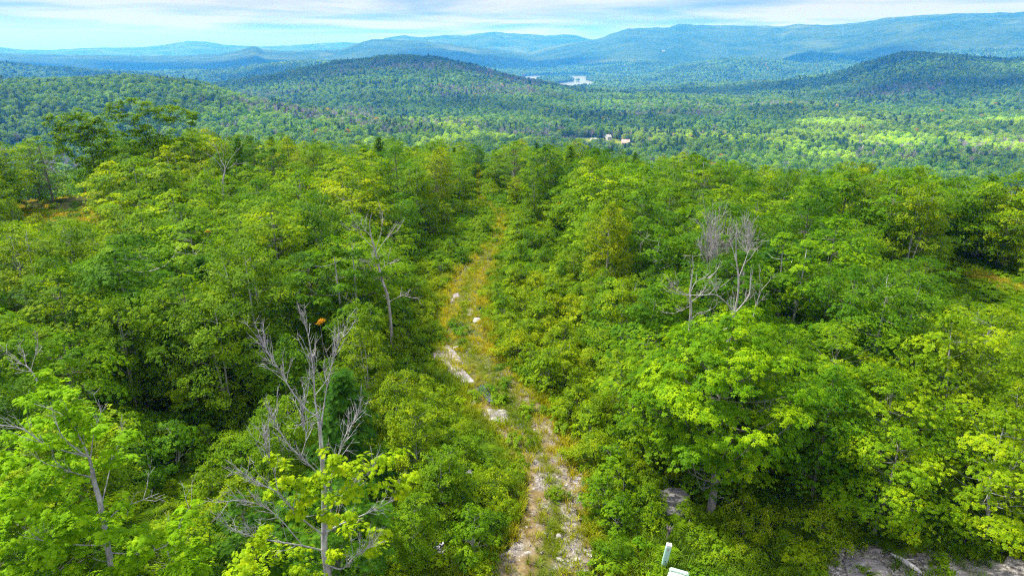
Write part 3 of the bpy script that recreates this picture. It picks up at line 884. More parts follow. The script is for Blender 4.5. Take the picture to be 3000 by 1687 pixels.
# ------------------------------------------------------------------ scattering of ground cover and far woods
def hidden_collection(name, objs):
    c = bpy.data.collections.new(name)
    for o in objs: c.objects.link(o)
    return c
def proto(name, me):
    return bpy.data.objects.new(name, me)
def scatter_stuff(name, label, pts, rot, scl, idx, tint, protos, kind='stuff'):
    me = bpy.data.meshes.new(name)
    n = len(pts)
    me.vertices.add(n); me.vertices.foreach_set('co', np.ascontiguousarray(pts, np.float32).ravel())
    for an, ty, v, key in (('rot', 'FLOAT_VECTOR', rot, 'vector'), ('scl', 'FLOAT_VECTOR', scl, 'vector'), ('idx', 'INT', idx, 'value'), ('tint', 'FLOAT_VECTOR', tint, 'vector')):
        at = me.attributes.new(an, ty, 'POINT')
        arr = np.ascontiguousarray(v, np.int32 if ty == 'INT' else np.float32)
        at.data.foreach_set(key, arr.ravel())
    o = link(name, me)
    ng = bpy.data.node_groups.new(name + '_spread', 'GeometryNodeTree')
    ng.interface.new_socket('Geometry', in_out='INPUT', socket_type='NodeSocketGeometry')
    ng.interface.new_socket('Geometry', in_out='OUTPUT', socket_type='NodeSocketGeometry')
    N, L = ng.nodes, ng.links
    gi, go = N.new('NodeGroupInput'), N.new('NodeGroupOutput')
    ci = N.new('GeometryNodeCollectionInfo')
    ci.inputs['Collection'].default_value = hidden_collection(name + '_kinds', protos)
    ci.inputs['Separate Children'].default_value = True
    ci.inputs['Reset Children'].default_value = True
    ip = N.new('GeometryNodeInstanceOnPoints')
    ip.inputs['Pick Instance'].default_value = True
    def na(nm, dt):
        a = N.new('GeometryNodeInputNamedAttribute'); a.data_type = dt; a.inputs[0].default_value = nm
        return next(s for s in a.outputs if s.enabled and s.name == 'Attribute')
    L.new(gi.outputs[0], ip.inputs['Points'])
    L.new(ci.outputs[0], ip.inputs['Instance'])
    L.new(na('idx', 'INT'), ip.inputs['Instance Index'])
    er = N.new('FunctionNodeEulerToRotation')
    L.new(na('rot', 'FLOAT_VECTOR'), er.inputs[0]); L.new(er.outputs[0], ip.inputs['Rotation'])
    L.new(na('scl', 'FLOAT_VECTOR'), ip.inputs['Scale'])
    L.new(ip.outputs[0], go.inputs[0])
    md = o.modifiers.new('spread', 'NODES'); md.node_group = ng
    tag(o, label, kind=kind)
    return o

def far_protos():
    out = []
    rng = np.random.default_rng(77)
    def add(nm, leaf, pads, R, H, z0, style, size, tmpl, per, padr, bark=True):
        tb, cb = MB(), MB()
        ga = 0
        for k in range(pads):
            t = (k + rng.uniform()) / pads
            env = {'round': math.sin(math.pi * (0.2 + .75 * t)) ** .7, 'cone': (1 - t) * .95 + .06, 'dome': math.cos(t * 1.45) ** .55}[style]
            ga += 2.4 + rng.uniform(-.4, .4)
            rr = R * env * math.sqrt(rng.uniform(.25, 1))
            out_ = np.array([math.cos(ga), math.sin(ga), 0])
            pad_leaves(cb, rng, out_ * rr + [0, 0, z0 + (H - z0) * t], padr * rng.uniform(.7, 1.2), per, tmpl, size, out_, .5, tone=.45 + rng.normal(0, .12))
        tb.tube([[0, 0, -1], [0, 0, H * .9]], [.22, .05], 4)
        V = np.vstack(cb.V + tb.V); nf = sum(len(f) for f in cb.F)
        F = np.vstack(cb.F + [f + cb.n for f in tb.F])
        R_ = np.concatenate(cb.R + tb.R)
        mi = np.zeros(len(F), int); mi[nf:] = 1
        out.append(proto(nm, tri_mesh(nm, V, F, [leaf, BARK_FAR], mi, R_)))
    add('a_broadleaf', LEAF_FAR, 34, 3.9, 10, 3.0, 'round', 1.25, DIAF, 8, 1.3)
    add('b_broadleaf', LEAF_FAR, 38, 4.5, 11, 4.0, 'dome', 1.3, DIAF, 8, 1.4)
    add('c_broadleaf', LEAF_FAR, 30, 3.3, 11, 3.0, 'round', 1.15, DIAF, 8, 1.15)
    add('d_conifer', NEEDLE_FAR, 44, 2.9, 13, 2.0, 'cone', 1.1, DIAF, 6, .95)
    add('e_conifer', NEEDLE_FAR, 34, 2.7, 12, 3.5, 'round', 1.1, DIAF, 7, 1.0)
    # leafless grey tree
    for nm in ('f_bare', 'g_bare'):
        tb = MB(); tb.tube([[0, 0, -1], [rng.normal(0, .3), 0, 6]], [.22, .12], 4)
        for k in range(46):
            a = rng.uniform(0, 6.28); z = rng.uniform(3, 9); L_ = rng.uniform(1.6, 3.6)
            b = np.array([math.cos(a) * .3, math.sin(a) * .3, z])
            tb.tube([b, b + [math.cos(a) * L_ * .7, math.sin(a) * L_ * .7, L_ * .8]], [.13, .05], 3, cap=False)
        out.append(proto(nm, tb.mesh(nm, [BARK_FAR])))
    return out
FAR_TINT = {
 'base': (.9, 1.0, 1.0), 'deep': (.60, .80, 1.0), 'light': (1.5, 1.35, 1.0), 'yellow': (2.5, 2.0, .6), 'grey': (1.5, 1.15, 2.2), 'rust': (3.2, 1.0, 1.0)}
def far_woods():
    rng = np.random.default_rng(3)
    protos = far_protos()
    P_, S_, I_, T_ = [], [], [], []
    bands = [(92, 700, 6.0, 1.0), (700, 1600, 6.4, 1.0), (1600, 3300, 7.6, 1.12), (3300, 6400, 12.0, 1.45)]
    # the highest line of sight blocked in front of every place, from the land grid
    sel = (FA > rad(-44)) & (FA < rad(44))
    fa = FA[sel]; rr = RR[1:]
    canopy = np.where(rr > 480, 8.0, 0.0)[None]
    tanel = (GZ[sel] + canopy - CZ) / rr[None]
    tanel[:, rr < 20] = -9
    hor = np.maximum.accumulate(tanel, axis=1)
    total = 0
    for r0, r1, sp, sc in bands:
        n = int((r1 ** 2 - r0 ** 2) * rad(82) / 2 / (sp * sp))
        r = np.sqrt(rng.uniform(r0 ** 2, r1 ** 2, n)); a = rng.uniform(rad(-41), rad(41), n)
        x, y = r * np.sin(a), r * np.cos(a)
        E = np.interp(a, EA, EE)
        z = height(x, y)
        ia = np.clip(np.searchsorted(fa, a), 0, len(fa) - 1)
        ir = np.clip(np.searchsorted(rr, r * .985 - 8) - 1, 0, len(rr) - 1)
        vis = (z + 15 - CZ) / r > hor[ia, ir] - .0010
        lake = in_poly(x, y, LAKE) & ~(in_poly(x, y, ISLE) | in_poly(x, y, ISLET) | in_poly(x, y, SPIT))
        mead = meadow_mask(x, y) > .25
        hx, hy = HOUSE[0], HOUSE[1]
        # keep the line of sight to the farm open
        th = np.abs(a - math.atan2(hx, hy)); nearfarm = (th < .014) & (r > HOUSE_R - 75) & (r < HOUSE_R + 8)
        su = project(np.stack([x, y, z + 14], 1))
        poke = ((r < 300) & (su[1] < np.interp(su[0], SKY_U, SKY_V) + 25)) | ((r < 480) & (su[1] < np.interp(su[0], SKY_U, SKY_V) - 2))
        keep = vis & ~poke & ~lake & ~mead & (r > E + 8)
        x, y, z, r, a = x[keep], y[keep], z[keep], r[keep], a[keep]; nearfarm = nearfarm[keep]
        n = len(x)
        c1 = fbm(x / 260, y / 260, 51, 3); c2 = fbm(x / 170, y / 170, 61, 3); c3 = fbm(x / 330, y / 200, 71, 3)
        q = rng.uniform(0, 1, n)
        idx = rng.integers(0, 3, n)
        tint = np.tile(np.array(FAR_TINT['base']), (n, 1))
        deep = q < .28; tint[deep] = FAR_TINT['deep']
        lt = (q > .42 - .35 * c1) & (q > .5); tint[lt] = FAR_TINT['light']
        con = (rng.uniform(0, 1, n) < .07 + .20 * np.clip(c2 * 2, -.35, 1))
        idx[con] = 3 + rng.integers(0, 2, con.sum()); tint[con] = (1, 1, 1)
        gb = (r > 320) & (rng.uniform(0, 1, n) < np.clip((c3 - .22) * 2.6, .010, .50)) & (r < 2400)
        idx[gb] = 5 + rng.integers(0, 2, gb.sum()); tint[gb] = (1.0, .98, 1.02)
        # yellow woods, sunlit brightness put into their tint, round the farm and on the near right ridge
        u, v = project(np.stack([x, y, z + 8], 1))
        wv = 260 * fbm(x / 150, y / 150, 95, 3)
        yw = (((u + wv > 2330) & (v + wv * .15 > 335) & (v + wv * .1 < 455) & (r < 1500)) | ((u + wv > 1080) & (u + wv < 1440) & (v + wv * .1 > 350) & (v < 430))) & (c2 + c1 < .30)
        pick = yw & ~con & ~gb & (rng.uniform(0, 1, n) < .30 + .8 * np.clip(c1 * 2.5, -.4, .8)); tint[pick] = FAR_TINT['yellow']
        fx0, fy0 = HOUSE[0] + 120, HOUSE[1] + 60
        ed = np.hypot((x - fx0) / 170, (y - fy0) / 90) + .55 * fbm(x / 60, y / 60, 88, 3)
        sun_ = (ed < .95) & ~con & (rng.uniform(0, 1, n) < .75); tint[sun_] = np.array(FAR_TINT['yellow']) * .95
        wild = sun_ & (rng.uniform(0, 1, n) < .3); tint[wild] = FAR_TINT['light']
        rst = rng.uniform(0, 1, n) < .004; tint[rst & ~con & ~gb] = FAR_TINT['rust']
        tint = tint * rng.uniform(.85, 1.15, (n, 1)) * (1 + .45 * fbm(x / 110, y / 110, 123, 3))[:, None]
        s = sc * rng.uniform(.75, 1.2, n) * (1 + .4 * fbm(x / 70, y / 70, 133, 2)) * np.where(r < 300, .75, 1) * np.where(nearfarm, .38, 1)
        # emergent conifers stand above the crest lines
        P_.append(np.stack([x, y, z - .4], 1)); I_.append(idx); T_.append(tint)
        S_.append(np.stack([s * rng.uniform(.9, 1.15, n), s * rng.uniform(.9, 1.15, n), s * np.where(con, rng.uniform(.8, 1.2, n), rng.uniform(.85, 1.12, n))], 1))
        total += n
    # woods on the island and the point in the lake
    for poly, m, sz in ((ISLE, 1500, 1.5), (ISLET, 16, 1.0), (SPIT, 420, 1.4)):
        q = np.array(poly); lo, hi = q.min(0), q.max(0)
        x = rng.uniform(lo[0], hi[0], m * 3); y = rng.uniform(lo[1], hi[1], m * 3)
        k = in_poly(x, y, poly); x, y = x[k][:m], y[k][:m]; n = len(x)
        P_.append(np.stack([x, y, height(x, y) - .3], 1)); idx = rng.integers(0, 5, n); I_.append(idx)
        T_.append(np.tile((1.3, 1.25, 1.0), (n, 1))); S_.append(np.full((n, 3), sz) * rng.uniform(.7, 1.1, (n, 1)))
    Pt = np.vstack(P_); n = len(Pt)
    rot = np.stack([np.zeros(n), np.zeros(n), rng.uniform(0, 6.28, n)], 1)
    print('far woods', n)
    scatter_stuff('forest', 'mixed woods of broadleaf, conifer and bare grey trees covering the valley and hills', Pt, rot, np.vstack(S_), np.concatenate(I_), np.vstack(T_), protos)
far_woods()

# ------------------------------------------------------------------ trail
def trail_material():
    m = mat('trail'); g = G(m)
    co = g.n('ShaderNodeNewGeometry').outputs['Position']
    n1 = g.noise(0.8, 5, 0.6, co); n2 = g.noise(9.0, 6, 0.75, co); n3 = g.noise(2.5, 5, 0.65, co)
    gravel = g.ramp(n2, (0.34, (0.075, 0.065, 0.055)), (0.5, (0.20, 0.18, 0.165)), (0.66, (0.42, 0.40, 0.385)))
    soil = g.ramp(n3, (0.35, (0.10, 0.070, 0.025)), (0.65, (0.24, 0.18, 0.08)))
    moss = g.ramp(n2, (0.35, (0.045, 0.065, 0.008)), (0.65, (0.13, 0.14, 0.018)))
    col = g.mix(g.ramp(n1, (0.42, (0, 0, 0)), (0.56, (1, 1, 1))), gravel, soil)
    gm = g.attr('green').outputs['Fac']
    col = g.mix(g.ramp(g.math('ADD', gm, g.math('MULTIPLY', n3, 0.6)), (0.72, (0, 0, 0)), (0.95, (1, 1, 1))), col, moss)
    g.out(g.principled(col, 0.9, 0.15, n2, 0.9, 0.04))
    return m
def build_trail():
    vs_ = np.concatenate([np.arange(548, 1000, 9.0), np.arange(1000, 2120, 22.0)])
    V, gr = [], []
    m = 22
    rows = []
    for v in vs_:
        l = np.interp(v, TRAILROWS[:, 0], TRAILROWS[:, 1]); r = np.interp(v, TRAILROWS[:, 0], TRAILROWS[:, 2])
        p, q = hit(l, v), hit(r, v)
        if v < 700:    # a sheltered grassy track: keep it its real width
            c = (p + q) / 2; w = max(np.linalg.norm(q - p), 1.1) / 2
            dirn = (q - p) / np.linalg.norm(q - p); p, q = c - dirn * w, c + dirn * w
        rows.append((p, q))
    for i, (p, q) in enumerate(rows):
        for k in range(m + 1):
            t = k / m
            tt = -0.12 + 1.24 * t
            x, y = p[0] + (q[0] - p[0]) * tt, p[1] + (q[1] - p[1]) * tt
            edge = min(t, 1 - t) * 2
            n = fbm(np.array([x * 1.3]), np.array([y * 1.3]), 91, 3)[0]
            lift = 0.05 if edge + n * .35 > .22 else -0.10
            V.append((x, y, hz(x, y) + lift + .02 * n))
            mid = math.exp(-((t - .5) / .13) ** 2)
            far_g = min(max((math.hypot(x, y) - 24) / 14, 0), 1)
            gr.append(min(1, .12 + .50 * mid + (1 - edge) * .25 + far_g * .65))
    nn = len(rows)
    F = [[i * (m + 1) + k, i * (m + 1) + k + 1, (i + 1) * (m + 1) + k + 1, (i + 1) * (m + 1) + k] for i in range(nn - 1) for k in range(m)]
    tag(link('path', tri_mesh('path', np.array(V), np.array(F), [trail_material()], smooth=True, attrs={'green': gr})), 'stony two-rut track running up through the grass', kind='structure')
    return rows
TR_ROWS = build_trail()

# ------------------------------------------------------------------ ground cover
def cover_protos():
    rng = np.random.default_rng(9)
    def tuft(nm, n, h, w, spread):
        V, F = [], []
        for k in range(n):
            a = rng.uniform(0, 6.28); r = rng.uniform(0, spread); L_ = h * rng.uniform(.6, 1.15); be = rng.uniform(.2, .75)
            c = np.array([math.cos(a) * r, math.sin(a) * r, 0]); d = np.array([math.cos(a + rng.uniform(-.7, .7)), math.sin(a + rng.uniform(-.7, .7)), 0])
            s = np.array([-d[1], d[0], 0]) * w / 2
            m_ = c + d * L_ * be * .4 + [0, 0, L_ * .62]; e = c + d * L_ * be + [0, 0, L_ * (1 - be * .35)]
            b = len(V); V += [c - s, c + s, m_ + s * .8, m_ - s * .8, e]
            F += [[b, b + 1, b + 2], [b, b + 2, b + 3], [b + 3, b + 2, b + 4]]
        return proto(nm, tri_mesh(nm, np.array(V), np.array(F), [GRASS_M], rnd=np.repeat(rng.uniform(0, 1, n), 5)))
    def plant(nm, pads, r, h, size, tmpl, per):
        cb = MB()
        for k in range(pads):
            a = rng.uniform(0, 6.28); q = r * math.sqrt(rng.uniform()); 
            pad_leaves(cb, rng, np.array([math.cos(a) * q, math.sin(a) * q, h * rng.uniform(.3, 1) * (1 - .4 * q / r)]), r * .5, per, tmpl, size, (math.cos(a), math.sin(a), 0), .7, tone=.5 + rng.normal(0, .12))
        return proto(nm, cb.mesh(nm, [PLANT_M]))
    def fern(nm):
        V, F, R_ = [], [], []
        for k in range(8):
            a = k * .785 + rng.uniform(-.25, .25); L_ = rng.uniform(.42, .62)
            d = np.array([math.cos(a), math.sin(a), 0]); s = np.array([-d[1], d[0], 0]); rv = rng.uniform(.2, .9)
            for j in range(9):
                t = (j + 1) / 10; c = d * L_ * t + [0, 0, .42 * t * (1.25 - t) * 1.6]
                w = .20 * math.sin(math.pi * min(1, .18 + .82 * (1 - t))) + .02
                for sg in (-1, 1):
                    b = len(V); V += [c - d * .034, c + d * .040, c + s * sg * w + d * .045 - [0, 0, .02]]; F += [[b, b + 1, b + 2]]; R_ += [rv] * 3
        return proto(nm, tri_mesh(nm, np.array(V), np.array(F), [PLANT_M], rnd=R_))
    grass = [tuft('a_tuft', 26, .34, .022, .16), tuft('b_tuft', 30, .24, .020, .20), tuft('c_tuft', 20, .48, .020, .12)]
    plants = [plant('a_plant', 7, .30, .34, .17, DIA, 7), plant('b_plant', 9, .36, .50, .20, ROSM, 4), plant('c_plant', 6, .26, .24, .14, DIA, 9)]
    return grass, plants, [fern('a_fern'), fern('b_fern')]
GRASS_P, PLANT_P, FERN_P = cover_protos()
def on_trail(u, v, grow=0.0):
    l = np.interp(v, TRAILROWS[:, 0], TRAILROWS[:, 1]); r = np.interp(v, TRAILROWS[:, 0], TRAILROWS[:, 2])
    c, w = (l + r) / 2, (r - l) / 2
    return np.abs(u - c) / np.maximum(w, 1), v > 546      # 0 centre .. 1 edge
def ground_samples(n, r0, r1, rng):
    r = np.sqrt(rng.uniform(r0 ** 2, r1 ** 2, n)); a = rng.uniform(rad(-41), rad(41), n)
    x, y = r * np.sin(a), r * np.cos(a); z = height(x, y)
    u, v = project(np.stack([x, y, z], 1))
    k = (u > -150) & (u < 3150) & (v < 1900)
    return x[k], y[k], z[k], u[k], v[k]
def cover():
    rng = np.random.default_rng(21)
    def put(name, label, x, y, z, s, idx, tint, protos, sz=None):
        n = len(x)
        rot = np.stack([rng.normal(0, .08, n), rng.normal(0, .08, n), rng.uniform(0, 6.28, n)], 1)
        S = np.stack([s, s, s if sz is None else sz], 1)
        print(name, n)
        scatter_stuff(name, label, np.stack([x, y, z], 1), rot, S, idx, tint, protos)
    # grass: thick in the clearing, gold along the ruts
    x, y, z, u, v = ground_samples(260000, 15, 96, rng)
    l = np.interp(v, CLEAR[:, 0], CLEAR[:, 1]); r = np.interp(v, CLEAR[:, 0], CLEAR[:, 2])
    inc = (u > l - 60) & (u < r + 60) & (v > 545)
    bottom = (v > 1480) & (u > 1000)
    ledge = in_poly(u, v, LEDGE_L); tan_ = in_poly(u, v, TANSTRIP); lr = in_poly(u, v, LEDGE_R)
    near_ld = in_poly(u, v, [(40,540),(300,535),(320,660),(40,660)])
    e, _ = on_trail(u, v)
    n1 = fbm(x / 1.4, y / 1.4, 14, 3)
    p = np.where(inc, .9, .10) + bottom * .5
    rut = np.abs(np.abs(e) - .55) < .28
    rocky = (e < 1.0) & ((v > 1330) | ((v > 860) & (v < 1080)))
    p = np.where((e < 1.05), .85 + .5 * n1, p)
    p = np.where((e < 1.0) & rut, .62 + .7 * n1, p)
    p = np.where(rocky & (n1 < .1), .30, p)
    p = np.where(lr, .22 + .5 * n1, p)
    p = np.where(tan_ | near_ld, 1.0, p); p = np.where(in_poly(u, v, FERN), .03, p)
    p = np.where(ledge, -.35 + 1.3 * n1, p)
    k = rng.uniform(0, 1, len(x)) < p
    x, y, z, u, v, e, n1, ledge, tan_, near_ld = (q[k] for q in (x, y, z, u, v, e, n1, ledge, tan_, near_ld))
    n = len(x)
    gold = np.exp(-((e - .75) / .75) ** 2) * .95 + .55 * fbm(x / 2.3, y / 2.3, 15, 3) + np.where(v < 1000, .1, 0)
    gold = gold - .2 * np.clip((760 - v) / 120, 0, 1) * (v > 545)
    gold = np.where(e > 2.4, gold - .45, gold) + rng.normal(0, .12, n)
    green = np.array([.105, .200, .010]); yel = np.array([.250, .300, .008]); au = np.array([.400, .360, .022])
    g1 = np.clip(gold * 1.6, 0, 1)[:, None]; g2 = np.clip(gold * 2.0 - 1.15, 0, 1)[:, None]
    tint = (green * (1 - g1) + yel * g1) * (1 - g2) + au * g2
    st = ledge | tan_ | near_ld
    tint[st] = np.array([.46, .37, .04]) * rng.uniform(.7, 1.15, (st.sum(), 1))
    tint *= rng.uniform(.75, 1.25, (n, 1))
    s = rng.uniform(.6, 1.25, n) * np.where(e < 1, .72, 1.0)
    put('grass', 'green and straw-gold grass along the track and clearing', x, y, z, s, rng.integers(0, 3, n), tint, GRASS_P)
    # low leafy plants everywhere under and between the trees
    x, y, z, u, v = ground_samples(80000, 15, 96, rng)
    l = np.interp(v, CLEAR[:, 0], CLEAR[:, 1]); r = np.interp(v, CLEAR[:, 0], CLEAR[:, 2])
    inc = (u > l - 80) & (u < r + 80) & (v > 545)
    e, _ = on_trail(u, v); fz = in_poly(u, v, FERN)
    p = np.where(inc, .85, .45)
    p = np.where((v > 1450) & (u > 1000), .7, p)
    p = np.where(e < 1.2, .02, p)
    p = np.where((e > 1.3) & (e < 2.0), .45, p)
    p = np.where(in_poly(u, v, LEDGE_R), .04, p); p = np.where(in_poly(u, v, LEDGE_L) | in_poly(u, v, TANSTRIP), .02, p)
    p = np.where(in_poly(u, v, ROCK_WIN), .04, p)
    p = np.where(in_poly(u, v, PAD_BOX), .35, p)
    p = np.where(fz, .7, p)
    k = rng.uniform(0, 1, len(x)) < p
    x, y, z, u, v, e = (q[k] for q in (x, y, z, u, v, e)); n = len(x)
    c = fbm(x / 3.0, y / 3.0, 19, 3)[:, None]
    tint = np.where(c > .25, [1.6, 1.3, .8], np.where(c > -.1, [1.1, 1.05, .9], [.75, .9, 1.0])) * rng.uniform(.8, 1.2, (n, 1))
    s = rng.uniform(.6, 1.5, n) * np.where((e > 1.3) & (e < 2), .7, 1) * np.where(in_poly(u, v, PAD_BOX), .55, 1)
    put('undergrowth', 'low leafy plants covering the hilltop ground', x, y, z, s, rng.integers(0, 3, n), tint, PLANT_P)
    # ferns
    x, y, z, u, v = ground_samples(60000, 15, 70, rng)
    big = [(300,1120),(900,1150),(800,1400),(600,1650),(380,1650),(250,1300)]
    p = np.where(in_poly(u, v, FERN), 1.0, np.where(in_poly(u, v, big), .6, .015))
    p = np.where((u > 2150) & (v > 640) & (v < 1000) , .08, p)
    p = np.where((u > 2300) & (v > 1480) & (v < 1620), .12, p)
    k = (rng.uniform(0, 1, len(x)) < p) & (on_trail(u, v)[0] > 1.6)
    x, y, z = x[k], y[k], z[k]; n = len(x)
    tint = np.array([1.0, .98, .8]) * rng.uniform(.55, 1.4, (n, 1))
    put('ferns', 'bracken fronds filling the glade between the trees', x, y, z, rng.uniform(.8, 1.5, n), rng.integers(0, 2, n), tint, FERN_P)
cover()

# ------------------------------------------------------------------ stones and ledges
def rock_mesh(seed, mat_, rough=.28, sub=2, squash=(1, 1, .6)):
    import bmesh
    rng = np.random.default_rng(seed)
    bm = bmesh.new(); bmesh.ops.create_icosphere(bm, subdivisions=sub, radius=1.0)
    V = np.array([v.co[:] for v in bm.verts]); F = np.array([[v.index for v in f.verts] for f in bm.faces]); bm.free()
    for _ in range(9):      # flat split faces, like broken stone
        d = rng.normal(size=3); d /= np.linalg.norm(d); lim = rng.uniform(.55, .88)
        q = V @ d; V = V - np.clip(q - lim, 0, None)[:, None] * d * .92
    V = V * (1 + rough * .25 * rng.normal(size=(len(V), 1)) * .3) * np.array(squash)
    return tri_mesh('rock', V, F, [mat_])
def gravel():
    rng = np.random.default_rng(8)
    protos = [proto('a_stone', rock_mesh(s, STONE_W, sub=1)) for s in (1, )] + [proto('b_stone', rock_mesh(2, ROCK, sub=1)), proto('c_stone', rock_mesh(3, ROCK_GREY, sub=1))]
    x, y, z, u, v = ground_samples(260000, 15, 60, rng)
    e, _ = on_trail(u, v)
    n1 = fbm(x / 1.1, y / 1.1, 14, 3)
    p = np.where(e < .95, .14 + .30 * (n1 < .1), 0)
    p = np.where((e < 1.05) & (v > 1330), .42 - .35 * n1, p)
    p = np.where((e < 1.1) & (v > 880) & (v < 1060), .40, p)
    p = np.where((v > 1600) & (u > 1250) & (u < 1800), .35, p)
    p = np.where(in_poly(u, v, LEDGE_R), .7, p)
    p = np.where(in_poly(u, v, [(1120,1330),(1260,1280),(1420,1260),(1440,1420),(1300,1460),(1150,1430)]), .10, p)
    k = rng.uniform(0, 1, len(x)) < p
    x, y, z = x[k], y[k], z[k]; n = len(x)
    print('gravel', n)
    s = .016 + .035 * rng.uniform(0, 1, n) ** 4 + .022 * rng.uniform(0, 1, n)
    scatter_stuff('gravel', 'loose pale stones on the track and rocky ground', np.stack([x, y, z + .05], 1), rng.uniform(0, 6.28, (n, 3)), np.stack([s * 1.2, s, s * .8], 1), rng.integers(0, 3, n), np.ones((n, 3)), protos)
gravel()

def ledge(label, poly, hgt, m=ROCK, dome=.6, seed=0, group=None, dz=0.0, name='rock_ledge', cat='rock ledge', lift=None):
    """a slab of bedrock following an outline seen in the photograph, with stepped strata and real thickness"""
    pts = np.array([hit(u, v)[:2] for u, v in poly])
    c = pts.mean(0)
    rng = np.random.default_rng(seed)
    n, rings = 44, 12
    # resample the outline
    seg = np.vstack([pts, pts[:1]]); d = np.r_[0, np.cumsum(np.linalg.norm(np.diff(seg, axis=0), axis=1))]
    s = np.linspace(0, d[-1], n + 1)[:-1]
    out = np.stack([np.interp(s, d, seg[:, 0]), np.interp(s, d, seg[:, 1])], 1)
    out += rng.normal(0, .03 * d[-1] / n * 6, out.shape) * .4
    V = []
    base = hz(*c)
    V.append([c[0], c[1], base + hgt + dz])
    for k in range(1, rings + 1):
        t = k / rings
        for q in out:
            p = c + (q - c) * t
            g = hz(*p)
            st = fbm(np.array([p[0] * .9 + p[1] * .5]), np.array([p[1] * 1.5 - p[0] * .4]), seed + 5, 4)[0]
            z = hgt * (1 - max(0, t - dome) / (1 - dome)) ** .6 + .16 * hgt * np.round(st * 5) / 2 + .04 * st
            if k == rings: z = -.25
            V.append([p[0], p[1], g + z + dz])
    F = [[0, 1 + j, 1 + (j + 1) % n] for j in range(n)]
    for k in range(rings - 1):
        for j in range(n):
            a, b = 1 + k * n + j, 1 + k * n + (j + 1) % n
            F += [[a, a + n, b + n], [a, b + n, b]]
    V = np.array(V); o3 = np.array([c[0], c[1], base])
    o = link(name, tri_mesh(name, V - o3, np.array(F), [m]), loc=tuple(o3))
    tag(o, label, cat, group)
    return o
LG = 'ledges of pale bedrock'
ledge('flat pale granite ledge streaked pink at the left edge of the track', [(1250,1010),(1310,1005),(1335,1030),(1360,1062),(1330,1080),(1375,1105),(1400,1128),(1360,1130),(1290,1075),(1262,1050)], .16, seed=1, group=LG)
ledge('layered pale rock slab in the middle of the track below the puddle', [(1420,1195),(1480,1198),(1500,1222),(1492,1245),(1455,1256),(1432,1238)], .14, seed=2, group=LG)
ledge('broad pale bedrock sheet beside straw-gold grass behind the left trees', [(75,590),(130,568),(235,560),(262,572),(210,592),(150,606),(105,606)], .42, ROCK_PALE, seed=3, group=LG)
ledge('large white weathered ledge at the bottom right corner under the log', [(2465,1640),(2520,1625),(2580,1640),(2620,1690),(2700,1800),(2450,1800),(2480,1690)], .20, seed=4, group=LG)
ledge('long cracked grey ledge running out of the bottom right corner', [(2690,1655),(2790,1640),(2880,1660),(2990,1685),(3080,1720),(3080,1800),(2800,1800),(2720,1720)], .16, seed=5, group=LG)
ledge('low broken ledge beside the track under the tall saplings', [(1375,1340),(1400,1325),(1460,1330),(1500,1335),(1490,1365),(1440,1385),(1400,1372)], .12, seed=6, group=LG)
ledge('small pink-grey ledge in brush below the broken ledge', [(1435,1392),(1470,1385),(1478,1410),(1455,1418)], .10, seed=12, group=LG)
ledge('little pale slab in the gold grass far up the track', [(1325,866),(1345,862),(1348,872),(1330,880)], .16, seed=13, group=LG)
ledge('tiny pale slab beyond the little slab up the track', [(1315,880),(1328,876),(1332,886),(1318,890)], .14, seed=15, group=LG)
ledge('pale stony patch in the right rut far up the track', [(1360,905),(1380,893),(1392,905),(1388,925),(1370,930)], .08, seed=14, group=LG)
ledge('bare tan ledge at the right edge of the near track', [(1672,1400),(1705,1385),(1722,1415),(1700,1440),(1675,1428)], .06, seed=16, group=LG)
ledge('grey cracked ledge on the right of the log', [(2520,1600),(2600,1592),(2640,1606),(2600,1622),(2540,1620)], .10, seed=17, group=LG)
ledge('flat rock among brush at the bottom right, left of the white ledge', [(2300,1600),(2340,1588),(2358,1600),(2330,1612)], .12, seed=18, group=LG)
# dark wet hollow between the two ledges
def puddle():
    m = mat('still_water'); g = G(m); g.out(g.principled((0.05, 0.06, 0.085), 0.06, 0.8))
    poly = [(1398,1132),(1415,1130),(1428,1150),(1442,1168),(1450,1185),(1432,1186),(1415,1165),(1400,1148)]
    pts = [hit(*q) for q in poly]; z = max(p[2] for p in pts) + .075
    c = np.mean(pts, 0)
    V = np.array([[0, 0, z - c[2]]] + [[p[0] - c[0], p[1] - c[1], z - c[2]] for p in pts]); n = len(pts)
    F = [[0, 1 + k, 1 + (k + 1) % n] for k in range(n)]
    tag(link('puddle', tri_mesh('puddle', V, np.array(F), [m]), loc=tuple(c)), 'narrow dark puddle between the two ledges on the track', 'puddle')
puddle()
# split grey boulder
ledge('upper slab of the split grey boulder under the big oak', [(1925,1472),(1960,1462),(2000,1466),(2024,1480),(2018,1504),(1970,1508),(1928,1500)], .55, ROCK_GREY, .92, 7, 'split boulder slabs', 0, 'boulder', 'boulder')
ledge('lower slab of the split grey boulder, in front of its upper slab', [(1908,1506),(1945,1494),(1985,1498),(2014,1508),(2014,1524),(1985,1531),(1945,1524),(1910,1518)], .26, ROCK_GREY, .9, 8, 'split boulder slabs', 0, 'boulder', 'boulder')
ledge('dark grey boulder in brush left of the track', [(1352,1420),(1372,1408),(1392,1412),(1390,1440),(1366,1445)], .5, ROCK_GREY, .6, 9, None, 0, 'boulder', 'boulder')
ledge('small dark boulder in shade under the thin snag-like sapling', [(1268,1462),(1285,1455),(1296,1470),(1280,1488)], .4, ROCK_GREY, .6, 10, None, 0, 'boulder', 'boulder')
ST = [rock_mesh(20 + i, STONE_W, sub=2, squash=s) for i, s in enumerate([(1, .8, .9), (1.4, .8, .45), (1.1, .9, .6)])]
STG = [rock_mesh(40 + i, ROCK_GREY, sub=2, squash=s) for i, s in enumerate([(1.2, .9, .5), (1.4, .8, .5)])]
